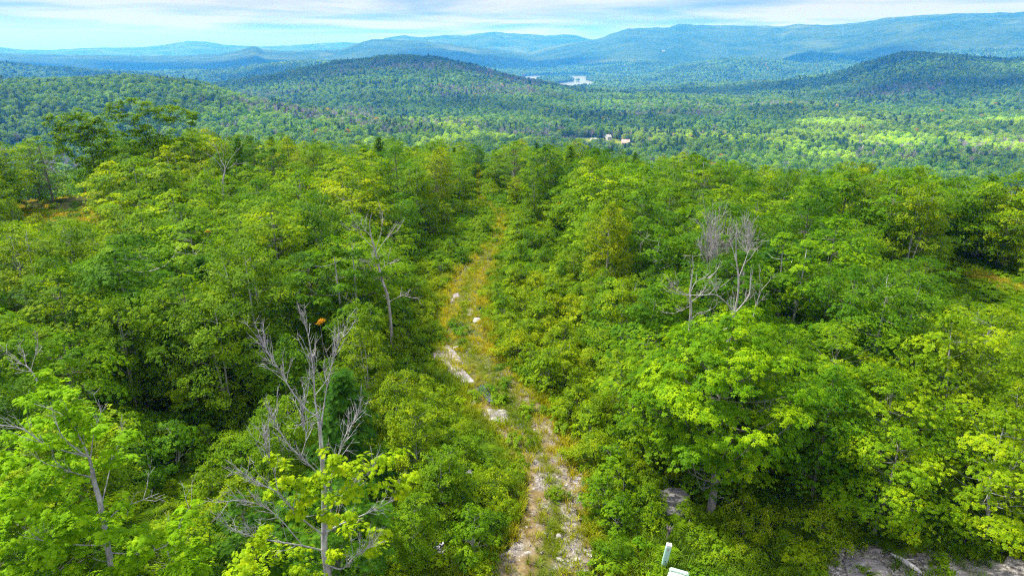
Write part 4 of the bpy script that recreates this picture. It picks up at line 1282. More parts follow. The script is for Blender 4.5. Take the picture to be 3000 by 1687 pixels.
STONES = [
 (1637,1578,.14,0,'tall white pointed stone standing on the gravel track',ST,1.5),
 (1640,1622,.17,1,'long white stone lying across the gravel track',ST,.8),
 (1637,1641,.16,1,'white slab stone just in front of the long white stone',ST,.8),
 (1690,1642,.16,2,'white angular stone at the right side of the gravel track',ST,1),
 (1546,1621,.11,1,'small flat white stone at the left side of the track',ST,.8),
 (1565,1435,.09,2,'small white stone where the left rut meets gravel',ST,1),
 (1396,941,.40,1,'bright white boulder on the right side of the upper track',ST,.8),
 (1335,1020,.22,2,'white stone between the rut and the pale ledge',ST,.8),
 (1388,1182,.20,1,'pale flat stone left of the puddle',ST,.5),
 (2494,1606,.15,0,'pale cube-like stone above the white ledge',ST,1),
 (2488,1618,.14,2,'pale stone resting against the cube-like stone',ST,1),
 (2483,1573,.15,0,'blue-grey stone lying in moss above the ledges',STG,.7),
 (2478,1548,.15,1,'dark slate-coloured stone near the leaning stick',STG,.6),
 (2550,1598,.13,0,'round grey stone above the fallen log',STG,.8),
 (2297,1622,.15,0,'grey stone in brush right of the green cabinet',STG,.7),
 (2778,1610,.16,1,'flat pale stone alone in moss toward the right edge',ST,.5),
 (2003,1522,.22,0,'speckled round grey stone beside the T-shaped stake',STG,.9),
 (1410,1320,.13,2,'pale block of stone on top of the low broken ledge',ST,.9),
 (1445,1310,.14,1,'whitish stone at the back of the low broken ledge',ST,.7),
 (1372,1358,.16,2,'pale stone half hidden in brush left of the broken ledge',ST,.8),
]
for u, v, s, i, lab, S, sz in STONES:
    p = hit(u, v); s = s * .8
    o = link('stone', S[i % len(S)], loc=(p[0], p[1], p[2] + s * .15 * sz + .04))
    o.scale = (s, s, s * sz); o.rotation_euler = (.1, .1, u * .37)
    tag(o, lab, 'stone', 'stones lying about the hilltop')

# ------------------------------------------------------------------ dead trees traced limb by limb
def traced_tree(name, label, cat, y0, trunk, limbs, barkm, twig=0, seed=0, group=None, twig_len=.5, ground=True, tw_r=.007):
    """trunk and limbs: lists of (u, v, dy, radius); limbs keep their own mesh as parts"""
    rng = np.random.default_rng(seed)
    def conv(L_): return np.array([[*P(u, v, y0 + dy), r * .8] for u, v, dy, r in L_])
    tp = conv(trunk)
    if ground:
        b = tp[0].copy(); g = hz(b[0], b[1])
        if b[2] > g + .1: tp = np.vstack([[b[0], b[1], g - .2, b[3] * 1.35], [b[0], b[1], (g + b[2]) / 2, b[3] * 1.12], tp])
    org = tp[0, :3].copy()
    tp[:, 3] *= .9
    e = bpy.data.objects.new(name, None); COL.objects.link(e); e.location = tuple(org)
    tag(e, label, cat, group)
    def twigs(mb, path, n):
        for k in range(n):
            t = rng.uniform(.25, .98); j = int(t * (len(path) - 1)); st = path[j, :3]
            tg = path[min(j + 1, len(path) - 1), :3] - path[max(j - 1, 0), :3]; tg /= np.linalg.norm(tg) + 1e-9
            d = tg * .9 + rng.normal(0, .42, 3) + [0, 0, .3]; d /= np.linalg.norm(d)
            L_ = twig_len * rng.uniform(.35, 1.1)
            mid = st + d * L_ * .5 + rng.normal(0, .04, 3) * L_; end = st + d * L_ + [0, 0, .18 * L_]
            mb.tube([st, mid, end], [tw_r * 1.5, tw_r, tw_r * .4], 3, cap=False)
            for q in range(3):
                s2 = st + (end - st) * rng.uniform(.35, .9); d2 = d + rng.normal(0, .5, 3); d2 /= np.linalg.norm(d2)
                mb.tube([s2, s2 + d2 * L_ * rng.uniform(.25, .5)], [tw_r * .8, tw_r * .35], 3, cap=False)
    mb = MB(); sp = smooth_path(tp, 5); mb.tube(sp[:, :3], sp[:, 3], 8); twigs(mb, sp, twig)
    mb.V = [v - org for v in mb.V]; link('trunk', mb.mesh('trunk', [barkm], True), e)
    for L_ in limbs:
        mb = MB(); lp = smooth_path(conv(L_), 5); lp[:, 3] *= .62; mb.tube(lp[:, :3], lp[:, 3], 6); twigs(mb, lp, twig)
        mb.V = [v - org for v in mb.V]; link('branch', mb.mesh('branch', [barkm], True), e)
    return e, org
def traced_crown(e, org, blobs, y0, leafm, size, per, tmpl, seed, color=(1, 1, 1), flat=.35, name='crown', tone=.5):
    """foliage sprays: (u, v, dy, radius in photograph pixels)"""
    rng = np.random.default_rng(seed); mb = MB()
    for u, v, dy, rp in blobs:
        c = P(u, v, y0 + dy); dist = np.linalg.norm(c - [0, 0, CZ]); R = rp / F_PX * dist
        m = max(3, int(3.2 * (R / .42) ** 1.6))
        for k in range(m):
            th = rng.uniform(0, 6.28); q = R * math.sqrt(rng.uniform()); o = np.array([math.cos(th), math.sin(th), 0])
            cc = c + o * q + [0, 0, rng.normal(0, R * .30)]
            pad_leaves(mb, rng, cc - org, min(.42, R * .75) * rng.uniform(.7, 1.15), int(per * rng.uniform(.8, 1.2)), tmpl, size, o, flat, tone=tone + rng.normal(0, .1))
    c = link(name, mb.mesh('crown', [leafm]), e); c.color = (*color, 1)
    return c
def K(*p, s=1.1646): return [(a * s, b * s, c, r) for a, b, c, r in p]

# big bare-topped maple, bottom left of centre
Y = 12.6; HERO_THIN = .82
e, org = traced_tree('maple_tree', 'half-dead maple with bare silver top and yellow-green lower leaves at the bottom', 'tree', Y,
 K((832,1500,0,.125),(824,1440,0,.115),(816,1380,0,.105),(816,1300,.1,.09),(814,1210,.1,.075),(808,1120,.1,.06),(803,1060,.1,.05)),
 [K((803,1065,.1,.045),(793,1010,.1,.035),(788,930,.1,.028),(778,860,.2,.018),(765,800,.2,.006)),
  K((803,1050,.1,.036),(772,1030,-.1,.032),(735,985,-.2,.026),(700,925,-.3,.020),(676,890,-.3,.014),(656,850,-.3,.006)),
  K((806,1085,.1,.030),(818,1000,.3,.024),(832,930,.4,.017),(846,880,.4,.011),(856,845,.4,.004)),
  K((814,1215,.1,.045),(790,1180,-.2,.036),(757,1150,-.4,.028),(720,1110,-.5,.02),(690,1060,-.6,.013),(668,1020,-.6,.005)),
  K((815,1240,.1,.04),(840,1180,.3,.03),(862,1110,.4,.022),(890,1060,.5,.012),(912,1030,.5,.004)),
  K((816,1345,0,.05),(780,1320,-.3,.04),(745,1290,-.5,.032),(700,1240,-.8,.024),(650,1215,-1.0,.018),(612,1190,-1.1,.010),(590,1175,-1.1,.004)),
  K((818,1385,0,.045),(760,1372,-.4,.036),(700,1362,-.7,.028),(640,1350,-.9,.018),(585,1330,-1.1,.011),(556,1300,-1.2,.004)),
  K((762,1372,-.4,.024),(700,1300,-.6,.02),(650,1268,-.8,.015),(600,1258,-1.0,.009),(560,1262,-1.1,.004)),
  K((818,1340,0,.045),(852,1320,.2,.036),(900,1300,.3,.028),(945,1280,.4,.02),(985,1258,.5,.011),(1005,1235,.5,.004)),
  K((817,1290,.1,.034),(850,1255,.3,.026),(885,1225,.4,.018),(920,1195,.4,.010),(940,1170,.4,.004)),
  K((822,1420,0,.040),(860,1430,-.2,.03),(890,1400,-.3,.02),(915,1385,-.4,.012),(940,1370,-.4,.005)),
  K((757,1150,-.4,.02),(770,1100,-.3,.015),(762,1050,-.3,.010),(770,1000,-.3,.004)),
  K((700,1240,-.8,.018),(690,1190,-.8,.013),(672,1140,-.8,.009),(664,1090,-.8,.004))],
 BARK_PALE, twig=26, seed=1, twig_len=.55, tw_r=.006)
BL = [(755,1215,-.3,34),(720,1180,-.5,30),(700,1225,-.6,34),(735,1265,-.4,36),(820,1190,-.3,28),(835,1140,-.1,28),(785,1250,-.5,30),
      (905,1165,.3,38),(950,1150,.4,42),(990,1150,.5,42),(1020,1190,.4,34),(900,1215,.2,42),(950,1215,.3,44),(870,1180,.2,30),(860,1240,0,34),(1000,1230,.4,30),
      (640,1380,-.9,38),(690,1395,-.6,42),(740,1400,-.5,42),(610,1420,-1.0,40),(670,1440,-.7,42),(780,1430,-.5,36),(590,1450,-1,34),
      (900,1330,.2,34),(950,1330,.3,30),(930,1375,.2,34),(860,1390,-.2,30),(880,1290,.3,26),(690,1150,-.7,22),(830,1290,-.4,26),(650,1340,-.8,26)]
traced_crown(e, org, K(*BL), Y, LEAF_LIME, .115, 26, ML, 5, (1.35, 1.0, .9), tone=.55)

# lime-green maple at the left edge
Y = 13.4
e, org = traced_tree('maple_tree', 'lime-green maple with pale forked trunk filling the bottom left corner', 'tree', Y,
 K((292,1500,0,.115),(283,1440,0,.105),(270,1370,0,.095),(258,1300,0,.085),(250,1255,0,.08),(238,1215,0,.072),(232,1180,0,.066)),
 [K((232,1185,0,.055),(220,1140,0,.045),(190,1080,.1,.034),(170,1050,.2,.026),(130,1030,.3,.016),(85,1015,.3,.006)),
  K((233,1180,0,.04),(225,1150,-.2,.036),(200,1135,-.3,.030),(160,1100,-.5,.02),(140,1060,-.5,.010)),
  K((228,1150,0,.03),(236,1090,.3,.022),(250,1050,.4,.012),(258,1020,.4,.005)),
  K((255,1270,0,.03),(272,1200,.4,.024),(285,1150,.5,.017),(300,1110,.6,.011),(308,1080,.6,.004)),
  K((236,1200,0,.036),(190,1190,-.4,.028),(150,1175,-.7,.018),(110,1165,-.9,.008)),
  K((225,1150,0,.03),(120,1120,-.4,.03),(60,1080,-.6,.026),(0,1068,-.8,.02)),
  K((262,1320,0,.036),(300,1280,-.4,.028),(350,1260,-.7,.018),(400,1240,-.9,.008)),
  K((272,1390,0,.034),(340,1390,-.5,.026),(420,1370,-.9,.018),(460,1300,-1.0,.012),(485,1265,-1.0,.005)),
  K((268,1370,0,.034),(200,1370,-.5,.026),(120,1360,-.9,.016),(60,1350,-1.1,.008))],
 BARK_PALE, twig=7, seed=2, twig_len=.5, tw_r=.006)
rb = np.random.default_rng(31)
poly = [(0,1010),(40,975),(100,935),(115,925),(150,965),(240,985),(270,1010),(330,1110),(330,1160),(300,1230),(330,1290),(400,1310),(470,1250),(505,1265),(480,1340),(520,1380),(520,1470),(-30,1480),(-30,1060)]
BL = []
while len(BL) < 112:
    u, v = rb.uniform(-30, 520), rb.uniform(930, 1500)
    if in_poly([u], [v], poly)[0] and in_poly([u - 14], [v - 12], poly)[0] and in_poly([u + 16], [v], poly)[0]:
        if 205 < u < 300 and (1150 < v < 1215 or 1355 < v < 1440): continue
        BL.append((u, v, rb.uniform(-1.0, 1.0) - (v - 1200) / 500, rb.uniform(26, 38)))
BL += [(105,940,.2,12),(110,960,.2,18),(120,985,.2,24),(490,1262,-1,14),(470,1290,-1,20)]
traced_crown(e, org, K(*BL), Y, LEAF_LIME, .125, 24, ML, 6, (1.12, 1.0, .9), tone=.42)

# snag left of the track
traced_tree('dead_tree', 'slim leaning dead tree with a clawed bare top, left of the upper track', 'dead tree', 31.5,
 K((982,800,0,.10),(975,745,0,.09),(962,705,0,.085),(950,660,0,.07),(942,625,0,.06),(933,590,0,.04),(930,560,0,.025),(936,535,0,.008)),
 [K((941,625,0,.04),(915,600,-.2,.028),(895,575,-.3,.014),(888,556,-.3,.005)), K((945,640,0,.03),(965,610,.3,.02),(985,590,.4,.012),(1005,580,.4,.004)),
  K((936,598,0,.03),(912,570,.2,.018),(905,545,.2,.005)), K((944,632,0,.03),(958,585,.2,.018),(965,548,.2,.005)),
  K((964,708,0,.025),(925,690,-.3,.018),(890,700,-.5,.005)), K((952,668,0,.02),(925,655,-.3,.014),(900,662,-.3,.004)), K((956,680,0,.02),(980,662,.3,.012),(995,664,.3,.004)),
  K((960,700,0,.02),(945,672,-.2,.012),(935,650,-.3,.004)), K((978,760,0,.02),(1000,748,.2,.012),(1030,742,.3,.004))],
 BARK_DEAD, twig=5, seed=3, twig_len=.8, tw_r=.010)
# forked dead tree on the right
traced_tree('dead_tree', 'pink-grey forked dead tree rising behind the big oak', 'dead tree', 25.0,
 K((1836,830,0,0.120),(1842,800,0,0.112),(1848,782,0,0.104)),
 [K((1848,784,0,0.080),(1856,745,0,0.076),(1858,700,0,0.064),(1852,650,.1,0.052),(1852,610,.1,0.040),(1853,585,.1,0.028),(1850,565,.1,0.016)),
  K((1846,785,0,0.068),(1825,760,-.3,0.056),(1800,742,-.5,0.044),(1770,742,-.7,0.036),(1735,742,-.9,0.028),(1700,738,-1.0,0.016),(1690,725,-1.0,0.006)),
  K((1846,790,0,0.060),(1868,765,.3,0.048),(1885,740,.4,0.040),(1888,700,.5,0.028),(1890,670,.5,0.012)),
  K((1858,700,0,0.032),(1875,655,.4,0.024),(1890,610,.6,0.016),(1900,575,.6,0.006)),
  K((1895,798,0,0.040),(1900,770,.1,0.032),(1912,740,.3,0.020),(1918,718,.3,0.006)),
  K((1812,752,-.4,0.024),(1802,735,-.4,0.012),(1806,722,-.4,0.004)), K((1852,655,0,0.024),(1842,620,.1,0.016),(1840,580,.1,0.006))],
 BARK_DEAD, twig=8, seed=4, twig_len=.8, tw_r=.008)
traced_tree('dead_tree', 'thin straight dead tree with drooping side limbs, left of the forked dead tree', 'dead tree', 25.8,
 K((1735,815,0,.07),(1738,780,0,.07),(1736,740,0,.06),(1740,700,0,.04),(1742,678,0,.02)),
 [K((1738,742,0,.03),(1715,735,-.2,.02),(1690,725,-.4,.01),(1680,715,-.4,.004)), K((1738,735,0,.03),(1750,710,.2,.02),(1775,700,.4,.012),(1800,702,.5,.004)),
  K((1737,760,0,.03),(1760,745,.2,.02),(1790,740,.4,.008)), K((1736,770,0,.025),(1715,780,-.2,.015),(1690,790,-.3,.005)), K((1737,780,0,.025),(1765,790,.3,.015),(1790,775,.3,.005)),
  K((1735,800,0,.03),(1760,820,.2,.028),(1790,835,.3,.016),(1815,836,.3,.006))],
 BARK_DEAD, twig=6, seed=5, twig_len=.8, tw_r=.010)
tw = np.random.default_rng(70)
def wands(label, pts, y0, seed, n=7, spread=26):
    rg = np.random.default_rng(seed); (u0, v0), (u1, v1) = pts
    limbs = []
    for k in range(n):
        t = rg.uniform(.05, .5); su, sv = u0 + (u1 - u0) * t, v0 + (v1 - v0) * t
        eu = su + rg.uniform(-spread, spread); ev = v1 + rg.uniform(-8, 40)
        limbs.append(K((su, sv, 0, .022), ((su * .4 + eu * .6), (sv + ev) / 2 + 8, rg.uniform(-.4, .4), .014), (eu, ev, rg.uniform(-.5, .5), .005)))
    traced_tree('dead_tree', label, 'dead tree', y0, K((u0, v0, 0, .05), ((u0 + u1) / 2 + 2, (v0 + v1) / 2, 0, .035), (u1, v1, 0, .008)), limbs, BARK_DEAD, twig=7, seed=seed, twig_len=1.0, tw_r=.010, group='twiggy grey dead trees')
wands('twiggy grey dead tree, tallest of the thicket behind the thin straight dead tree', ((1800,730),(1800,530)), 33, 11, 9, 30)
wands('twiggy grey dead tree at the left side of the thicket behind the forked dead tree', ((1785,740),(1768,560)), 32, 12, 8, 22)
wands('twiggy grey dead tree at the right side of the thicket, above the forked dead tree', ((1870,700),(1885,560)), 32, 13, 7, 24)
wands('fine-twigged grey dead tree between the two fork arms', ((1822,730),(1830,575)), 34, 14, 6, 20)
# smaller snags
SN = [
 ('bleached dead tree with spread limbs rising behind the left yellow maple', 52, K((566,545,0,.11),(562,500,0,.10),(560,460,0,.09),(566,425,0,.07),(556,405,0,.05)),
   [K((562,430,0,.05),(540,400,-.4,.03),(515,385,-.6,.008)), K((566,428,0,.05),(580,400,.3,.03),(605,370,.5,.02),(618,345,.5,.006)), K((558,408,0,.04),(545,375,.2,.03),(530,360,.3,.008)), K((572,425,0,.03),(600,412,.4,.02),(640,415,.6,.006)), K((560,405,0,.03),(565,370,.1,.02),(572,340,.1,.006))]),
 ('small grey dead fork poking up from the wood right of the track', 40, K((1612,670,0,.07),(1610,640,0,.06),(1612,612,0,.05)),
   [K((1612,614,0,.035),(1625,598,.2,.02),(1635,588,.2,.006)), K((1612,645,0,.03),(1590,640,-.3,.018),(1570,625,-.3,.006)), K((1613,650,0,.03),(1635,635,.3,.018),(1660,620,.4,.006)), K((1611,660,0,.03),(1580,665,-.3,.018),(1560,655,-.3,.006))]),
 ('long bare grey limb lying sideways out of the leaves at the left', 33, K((420,668,0,.05),(380,682,0,.05),(340,684,0,.045),(300,672,0,.04),(260,676,0,.03),(225,672,0,.015)),
   [K((395,675,0,.03),(370,655,.2,.02),(345,648,.2,.006)), K((320,680,0,.025),(300,690,.1,.015),(290,705,.1,.005)), K((415,668,0,.03),(432,650,.2,.015),(440,640,.2,.005))]),
 ('crooked bare grey branch standing at the left edge above the lime maple', 17, K((95,960,0,.035),(80,935,0,.03),(65,920,0,.022),(40,912,0,.01)),
   [K((78,932,0,.02),(85,905,.1,.012),(92,890,.1,.004)), K((68,922,0,.018),(62,900,.1,.01),(70,885,.1,.004)), K((80,935,0,.02),(50,930,-.1,.01),(36,925,-.1,.004))]),
 ('pale broken limb sticking out of the big oak on its right side', 20.5, K((1885,1055,0,.04),(1915,1058,0,.04),(1945,1068,0,.035),(1975,1072,0,.03),(1990,1085,0,.01)),
   [K((1915,1058,0,.03),(1928,1050,.1,.025),(1925,1038,.1,.008))]),
 ('slender grey dead pole with two side twigs right of the near track', 24, K((1592,1145,0,.035),(1592,1080,0,.03),(1592,1020,0,.022),(1590,985,0,.008)),
   [K((1592,1055,0,.015),(1575,1030,.1,.008)), K((1592,1075,0,.015),(1608,1060,.1,.006))]),
 ('thin pale dead pole among saplings left of the near track', 21, K((1102,1305,0,.035),(1108,1250,0,.03),(1112,1200,0,.025),(1115,1150,0,.012)),
   [K((1112,1185,0,.012),(1095,1180,.1,.006)), K((1114,1165,0,.012),(1128,1150,.1,.005)), K((1106,1240,0,.014),(1090,1228,.1,.005))]),
 ('grey leaning dead stem low in the right-hand wood', 33, K((2135,880,0,.05),(2160,845,0,.04),(2185,815,0,.03),(2205,790,0,.012)), [K((2160,845,0,.02),(2180,842,.1,.012),(2196,835,.1,.005))]),
 ('pale dead twigs in the wood above the right corner', 30, K((2235,975,0,.04),(2228,945,0,.035),(2210,925,0,.02),(2190,905,0,.006)), [K((2228,945,0,.02),(2245,935,.1,.012),(2262,932,.1,.004)), K((2222,938,0,.02),(2222,915,.1,.01),(2230,895,.1,.004))]),
 ('white forked stem in dark shade at the far right edge', 50, K((2532,700,0,.10),(2534,660,0,.09),(2540,610,0,.07),(2543,575,0,.03)), [K((2538,640,0,.03),(2552,620,.2,.02),(2560,600,.2,.006))]),
 ('pair of straight pale stems in dark wood behind the yellow maples', 55, K((2176,600,0,.09),(2178,560,0,.07),(2182,520,0,.04)), [K((2178,598,0,.06),(2190,560,.3,.05),(2198,520,.4,.03))]),
]
for lab, y0, tr, lb in SN:
    traced_tree('dead_tree' if 'limb' not in lab and 'branch' not in lab else 'dead_branch', lab, 'dead tree' if 'limb' not in lab and 'branch' not in lab else 'dead branch', y0, tr, lb, BARK_DEAD, twig=3, seed=int(tr[0][0]), twig_len=.6, tw_r=.009, ground=('limb' not in lab and 'branch' not in lab))

# big oak right of the track
def hero_oak():
    b = hit(2080, 1520); x, y = b[0], b[1]
    tm, cm = make_tree_meshes('oak', 901, 7.6, 3.0, 2.7, 135, .60, 70, [rosette(rngT, 8, .22, .3), rosette(rngT, 7, .24, .3)], .225, LEAF_OAK, BARK, 'round', r0=.14, tone=.55)
    e = bpy.data.objects.new('oak_tree', None); COL.objects.link(e); e.location = (x, y, b[2] - .05); e.rotation_euler = (0, .03, .6)
    link('trunk', tm, e); c = link('crown', cm, e); c.color = (1.05, 1.12, .8, 1)
    tag(e, 'big bright oak with a thick furrowed trunk standing behind the green cabinet', 'tree')
hero_oak()
# tall open-topped trees on the left skyline
def skyline_tree(label, u, v_base_y, vtop, blobs, limbs, trunk, y0, seed):
    e, org = traced_tree('maple_tree', label, 'tree', y0, trunk, limbs, BARK, twig=2, seed=seed, twig_len=.6, tw_r=.012)
    blobs = [(u_, v_, d_, r_ * (.86 if v_ < 400 else .92)) for u_, v_, d_, r_ in blobs]
    traced_crown(e, org, blobs, y0, LEAF_OAK, .26, 24, ROS, seed, (1.0, 1.0, .9), flat=.4, tone=.5)
skyline_tree('tallest tree on the left skyline with open umbrella-shaped top', 430, 0, 285,
 [(372,300,0,20),(392,290,.3,18),(340,312,-.3,24),(318,308,-.4,14),(430,302,.2,18),(462,318,.3,26),(490,312,.4,18),(520,318,.3,24),(552,330,.4,26),(565,345,.5,18),(400,345,0,28),(420,325,.2,18),(480,345,.2,28),(510,350,.3,24),(345,345,-.3,24),(330,330,-.3,16),(430,378,0,30),(400,385,0,26),(560,358,.5,14),(375,395,-.3,34),(520,395,.4,40),(450,410,0,44),(560,410,.5,40),(490,430,.2,44),(400,430,-.2,40),(440,460,0,50),(520,460,.3,50),(380,470,-.2,46)],
 [[(450,470,0,.10),(445,430,0,.09),(420,395,0,.07),(385,365,-.2,.05),(350,345,-.3,.03),(330,330,-.3,.012)], [(445,430,0,.08),(470,395,.2,.06),(500,365,.3,.04),(540,345,.4,.02)], [(440,420,0,.07),(438,380,.1,.05),(425,340,.1,.035),(400,305,.2,.012)], [(460,405,.1,.05),(468,370,.2,.035),(470,330,.2,.012)], [(390,368,-.2,.03),(365,335,-.1,.02),(355,310,0,.01)], [(505,363,.3,.03),(520,340,.3,.018),(525,322,.3,.008)]],
 [(470,580,0,.17),(462,530,0,.15),(450,470,0,.12)], 66, 61)
skyline_tree('rounded oak on the left skyline beside the umbrella-topped tree', 260, 0, 335,
 [(170,345,0,26),(200,340,0,24),(235,338,.2,28),(270,345,.3,30),(300,352,.4,28),(160,372,-.2,34),(205,370,0,36),(250,372,.2,38),(300,380,.4,34),(322,395,.5,26),(180,400,-.2,34),(230,402,0,38),(280,408,.2,36),(200,430,0,40),(290,440,.2,40),(260,470,.1,46),(300,490,.3,44),(330,450,.4,36),(250,510,0,40),(305,530,.2,40)],
 [[(272,470,0,.09),(262,420,0,.07),(230,385,0,.05),(190,365,-.1,.02)], [(265,425,0,.07),(285,390,.2,.05),(305,365,.3,.02)], [(262,420,0,.06),(258,380,.1,.04),(262,345,.1,.015)], [(272,460,0,.05),(310,440,.3,.04),(330,430,.4,.02)]],
 [(312,625,0,.19),(300,580,0,.17),(288,530,0,.14),(272,470,0,.11)], 62, 62)

# maples carrying early red and orange leaves
def red_tree(label, u, v, H, blobs, y0, color, seed, trunk, limbs=(), bark=BARK_PALE, per=26):
    e, org = traced_tree('maple_tree', label, 'tree', y0, trunk, list(limbs), bark, twig=2, seed=seed, twig_len=.4, tw_r=.008)
    traced_crown(e, org, blobs, y0, LEAF_OAK, .24, per, ROSM, seed, color, flat=.3, tone=.6)
red_tree('slim pale maple with flat orange-red sprays at the right wood edge', 2655, 680, 4, [(2635,688,0,15),(2643,665,0,15),(2622,684,0,12),(2690,664,.2,22),(2672,658,.2,15),(2706,672,.2,15),(2655,655,.1,15)], 50, (4.6, .55, .6), 71,
 [(2652,740,0,.07),(2655,705,0,.06),(2658,675,0,.05)], [[(2657,690,0,.04),(2675,675,.2,.03),(2690,662,.2,.012)], [(2656,695,0,.03),(2642,685,0,.02),(2634,675,0,.01)]])
for i, (lab, u, v, y0, rp) in enumerate([
 ('single orange spray of leaves in the yellow maple at left', 608, 671, 38, 7), ('orange leaf cluster in shade left of the bare-topped maple', 628, 933, 31, 10),
 ('brown-orange leaf cluster right of the bare-topped maple tip', 936, 930, 24, 13), ('red leaf cluster low in the right-hand oaks', 2606, 1507, 19, 7),
 ('orange leaf cluster in the wood right of the upper track', 1640, 590, 60, 10)]):
    p = P(u, v, y0); e = bpy.data.objects.new('maple_sapling', None); COL.objects.link(e)
    g = hz(p[0], p[1]); e.location = (p[0], p[1], g - .1)
    tb = MB(); tb.tube([[0, 0, 0], [.05, .02, (p[2] - g) * .5], [0, 0, p[2] - g]], [.03, .02, .008], 5); link('stem', tb.mesh('stem', [BARK]), e)
    mb = MB(); rg = np.random.default_rng(300 + i); R = rp / F_PX * y0 * .8
    for k in range(4): pad_leaves(mb, rg, np.array([rg.normal(0, R * .4), rg.normal(0, R * .4), p[2] - g + rg.normal(0, R * .3)]), R * .7, 8, ROSM, .15, (0, 0, 0), .6, tone=.6)
    c = link('foliage', mb.mesh('foliage', [LEAF_OAK]), e); c.color = (4.0, .4, .5, 1) if 'red' in lab.split()[0] else (2.8, .75, .5, 1)
    tag(e, lab, 'sapling', 'saplings carrying early autumn leaves')

# ------------------------------------------------------------------ fallen log, sticks
def log():
    m = bark_material('silver_log', (.22, .21, .22), (.45, .43, .44), (.66, .64, .66), 14)
    a, b = hit(2606, 1632), hit(2694, 1684)
    e = bpy.data.objects.new('fallen_log', None); COL.objects.link(e); e.location = tuple(a)
    d = b - a; mb = MB()
    q = [np.array([0, 0, .16]), d * .3 + [0, 0, .18], d * .62 + [.01, 0, .15], d + [0, 0, .12]]
    sp = smooth_path(np.array([[*q[0], .02], [*q[1], .065], [*q[2], .085], [*q[3], .06]]), 5)
    mb.tube(sp[:, :3], sp[:, 3], 9); link('trunk', mb.mesh('log', [m]), e)
    mb = MB(); mb.tube([d * .45 + [0, 0, .2], d * .6 + [.05, .08, .27], d * .72 + [.1, .12, .3]], [.035, .02, .006], 5); link('branch', mb.mesh('stub', [m]), e)
    tag(e, 'split silver-grey log lying on the rocks at the bottom right', 'log')
log()
def stick(lab, pts, r):
    q = [hit(u, v) + [0, 0, z] for u, v, z in pts]; o = q[0].copy()
    mb = MB(); sp = smooth_path(np.array([[*(p - o), r * (1 - .6 * i / (len(q) - 1))] for i, p in enumerate(q)]), 4); mb.tube(sp[:, :3], sp[:, 3], 5)
    tag(link('stick', mb.mesh('stick', [BARK_DEAD], True), loc=tuple(o)), lab, 'stick', 'dead sticks at the wood edge')
stick('leaning pale stick in front of the wood, above the white ledge', [(2410,1572,.05), (2428,1545,.4), (2438,1530,.7)], .03)
stick('thin bent bare stick arching over grass below the boulder', [(1942,1500,.1), (1965,1508,.35), (1985,1520,.3), (1998,1545,.05)], .016)
stick('long grey stick in brush right of the orange-leaf sapling', [(1790,1540,.05), (1810,1525,.3), (1832,1500,.5)], .018)
stick('dead stick lying at the right foot of the big oak', [(2100,1492,.5), (2120,1496,.55), (2136,1506,.4)], .025)

# ------------------------------------------------------------------ utility cabinet, marker post, stake, litter
def paint(name, c, rough=.45, sp=.4):
    m = mat(name); g = G(m); co = g.objco()
    n = g.noise(5, 6, .7, co); col = g.mix(g.ramp(n, (.45, (0, 0, 0)), (.75, (.35, .35, .35))), c, tuple(x * .72 for x in c))
    g.out(g.principled(col, rough, sp, g.noise(40, 3, .5, co), .08, .004)); return m
CAB = paint('cabinet_green', (.36, .52, .42)); PED = paint('pedestal_green', (.40, .62, .54)); WHITE = paint('white_plastic', (.78, .80, .80))
DARKP = paint('dark_plastic', (.03, .035, .03)); REDP = paint('red_sticker', (.55, .03, .02)); BLACK = paint('black_print', (.012, .012, .018))
import bmesh
def bev_box(name, size, m, parent=None, loc=(0, 0, 0), bev=.02, taper=1.0, rot=(0, 0, 0), seg=3):
    bm = bmesh.new(); bmesh.ops.create_cube(bm, size=1)
    for v in bm.verts:
        k = taper if v.co.z > 0 else 1
        v.co = Vector((v.co.x * size[0] * k, v.co.y * size[1] * k, v.co.z * size[2]))
    bmesh.ops.bevel(bm, geom=bm.edges[:], offset=bev, segments=seg, affect='EDGES')
    me = bpy.data.meshes.new(name); bm.to_mesh(me); bm.free(); me.materials.append(m)
    o = link(name, me, parent, loc); o.rotation_euler = rot
    return o
def cabinet():
    h = .72
    def atz(u, v, z):
        d = ray(u, v); t = (z - CZ) / d[2]; return np.array([d[0] * t, d[1] * t, z])
    g0 = hz(*hit(1985, 1700)[:2])
    a, b = atz(1963, 1657, g0 + h), atz(2020, 1673, g0 + h)
    w = np.linalg.norm(b - a); rz = math.atan2(b[1] - a[1], b[0] - a[0]); dp = .62
    n = np.array([math.sin(rz), -math.cos(rz), 0])      # towards the camera
    c = (a + b) / 2 + n * dp / 2
    e = bpy.data.objects.new('utility_cabinet', None); COL.objects.link(e); e.location = (c[0], c[1], g0); e.rotation_euler = (0, 0, rz)
    tag(e, 'pale green metal utility cabinet cut off by the bottom edge', 'utility cabinet')
    bev_box('base', (w + .14, dp + .14, .16), paint('concrete', (.42, .40, .37), .9, .1), e, (0, 0, .05), .015)
    bev_box('body', (w - .05, dp - .05, h - .14), CAB, e, (0, 0, .11 + (h - .14) / 2), .012)
    bev_box('lid', (w, dp * .70, .09), CAB, e, (0, -dp * .15 - .004, h - .045), .03)
    bev_box('lid', (w, dp * .29, .09), CAB, e, (0, dp * .355, h - .045), .03)
    bev_box('handle', (.12, .03, .05), DARKP, e, (0, -dp / 2 - .012, h - .2), .008)
    bev_box('hinge', (.08, .03, .02), CAB, e, (-w * .3, dp * .21, h + .004), .004)
    bev_box('hinge', (.08, .03, .02), CAB, e, (w * .3, dp * .21, h + .004), .004)
    bev_box('latch', (.04, .025, .16), DARKP, e, (-w / 2 - .012, 0, h - .25), .006)
cabinet()
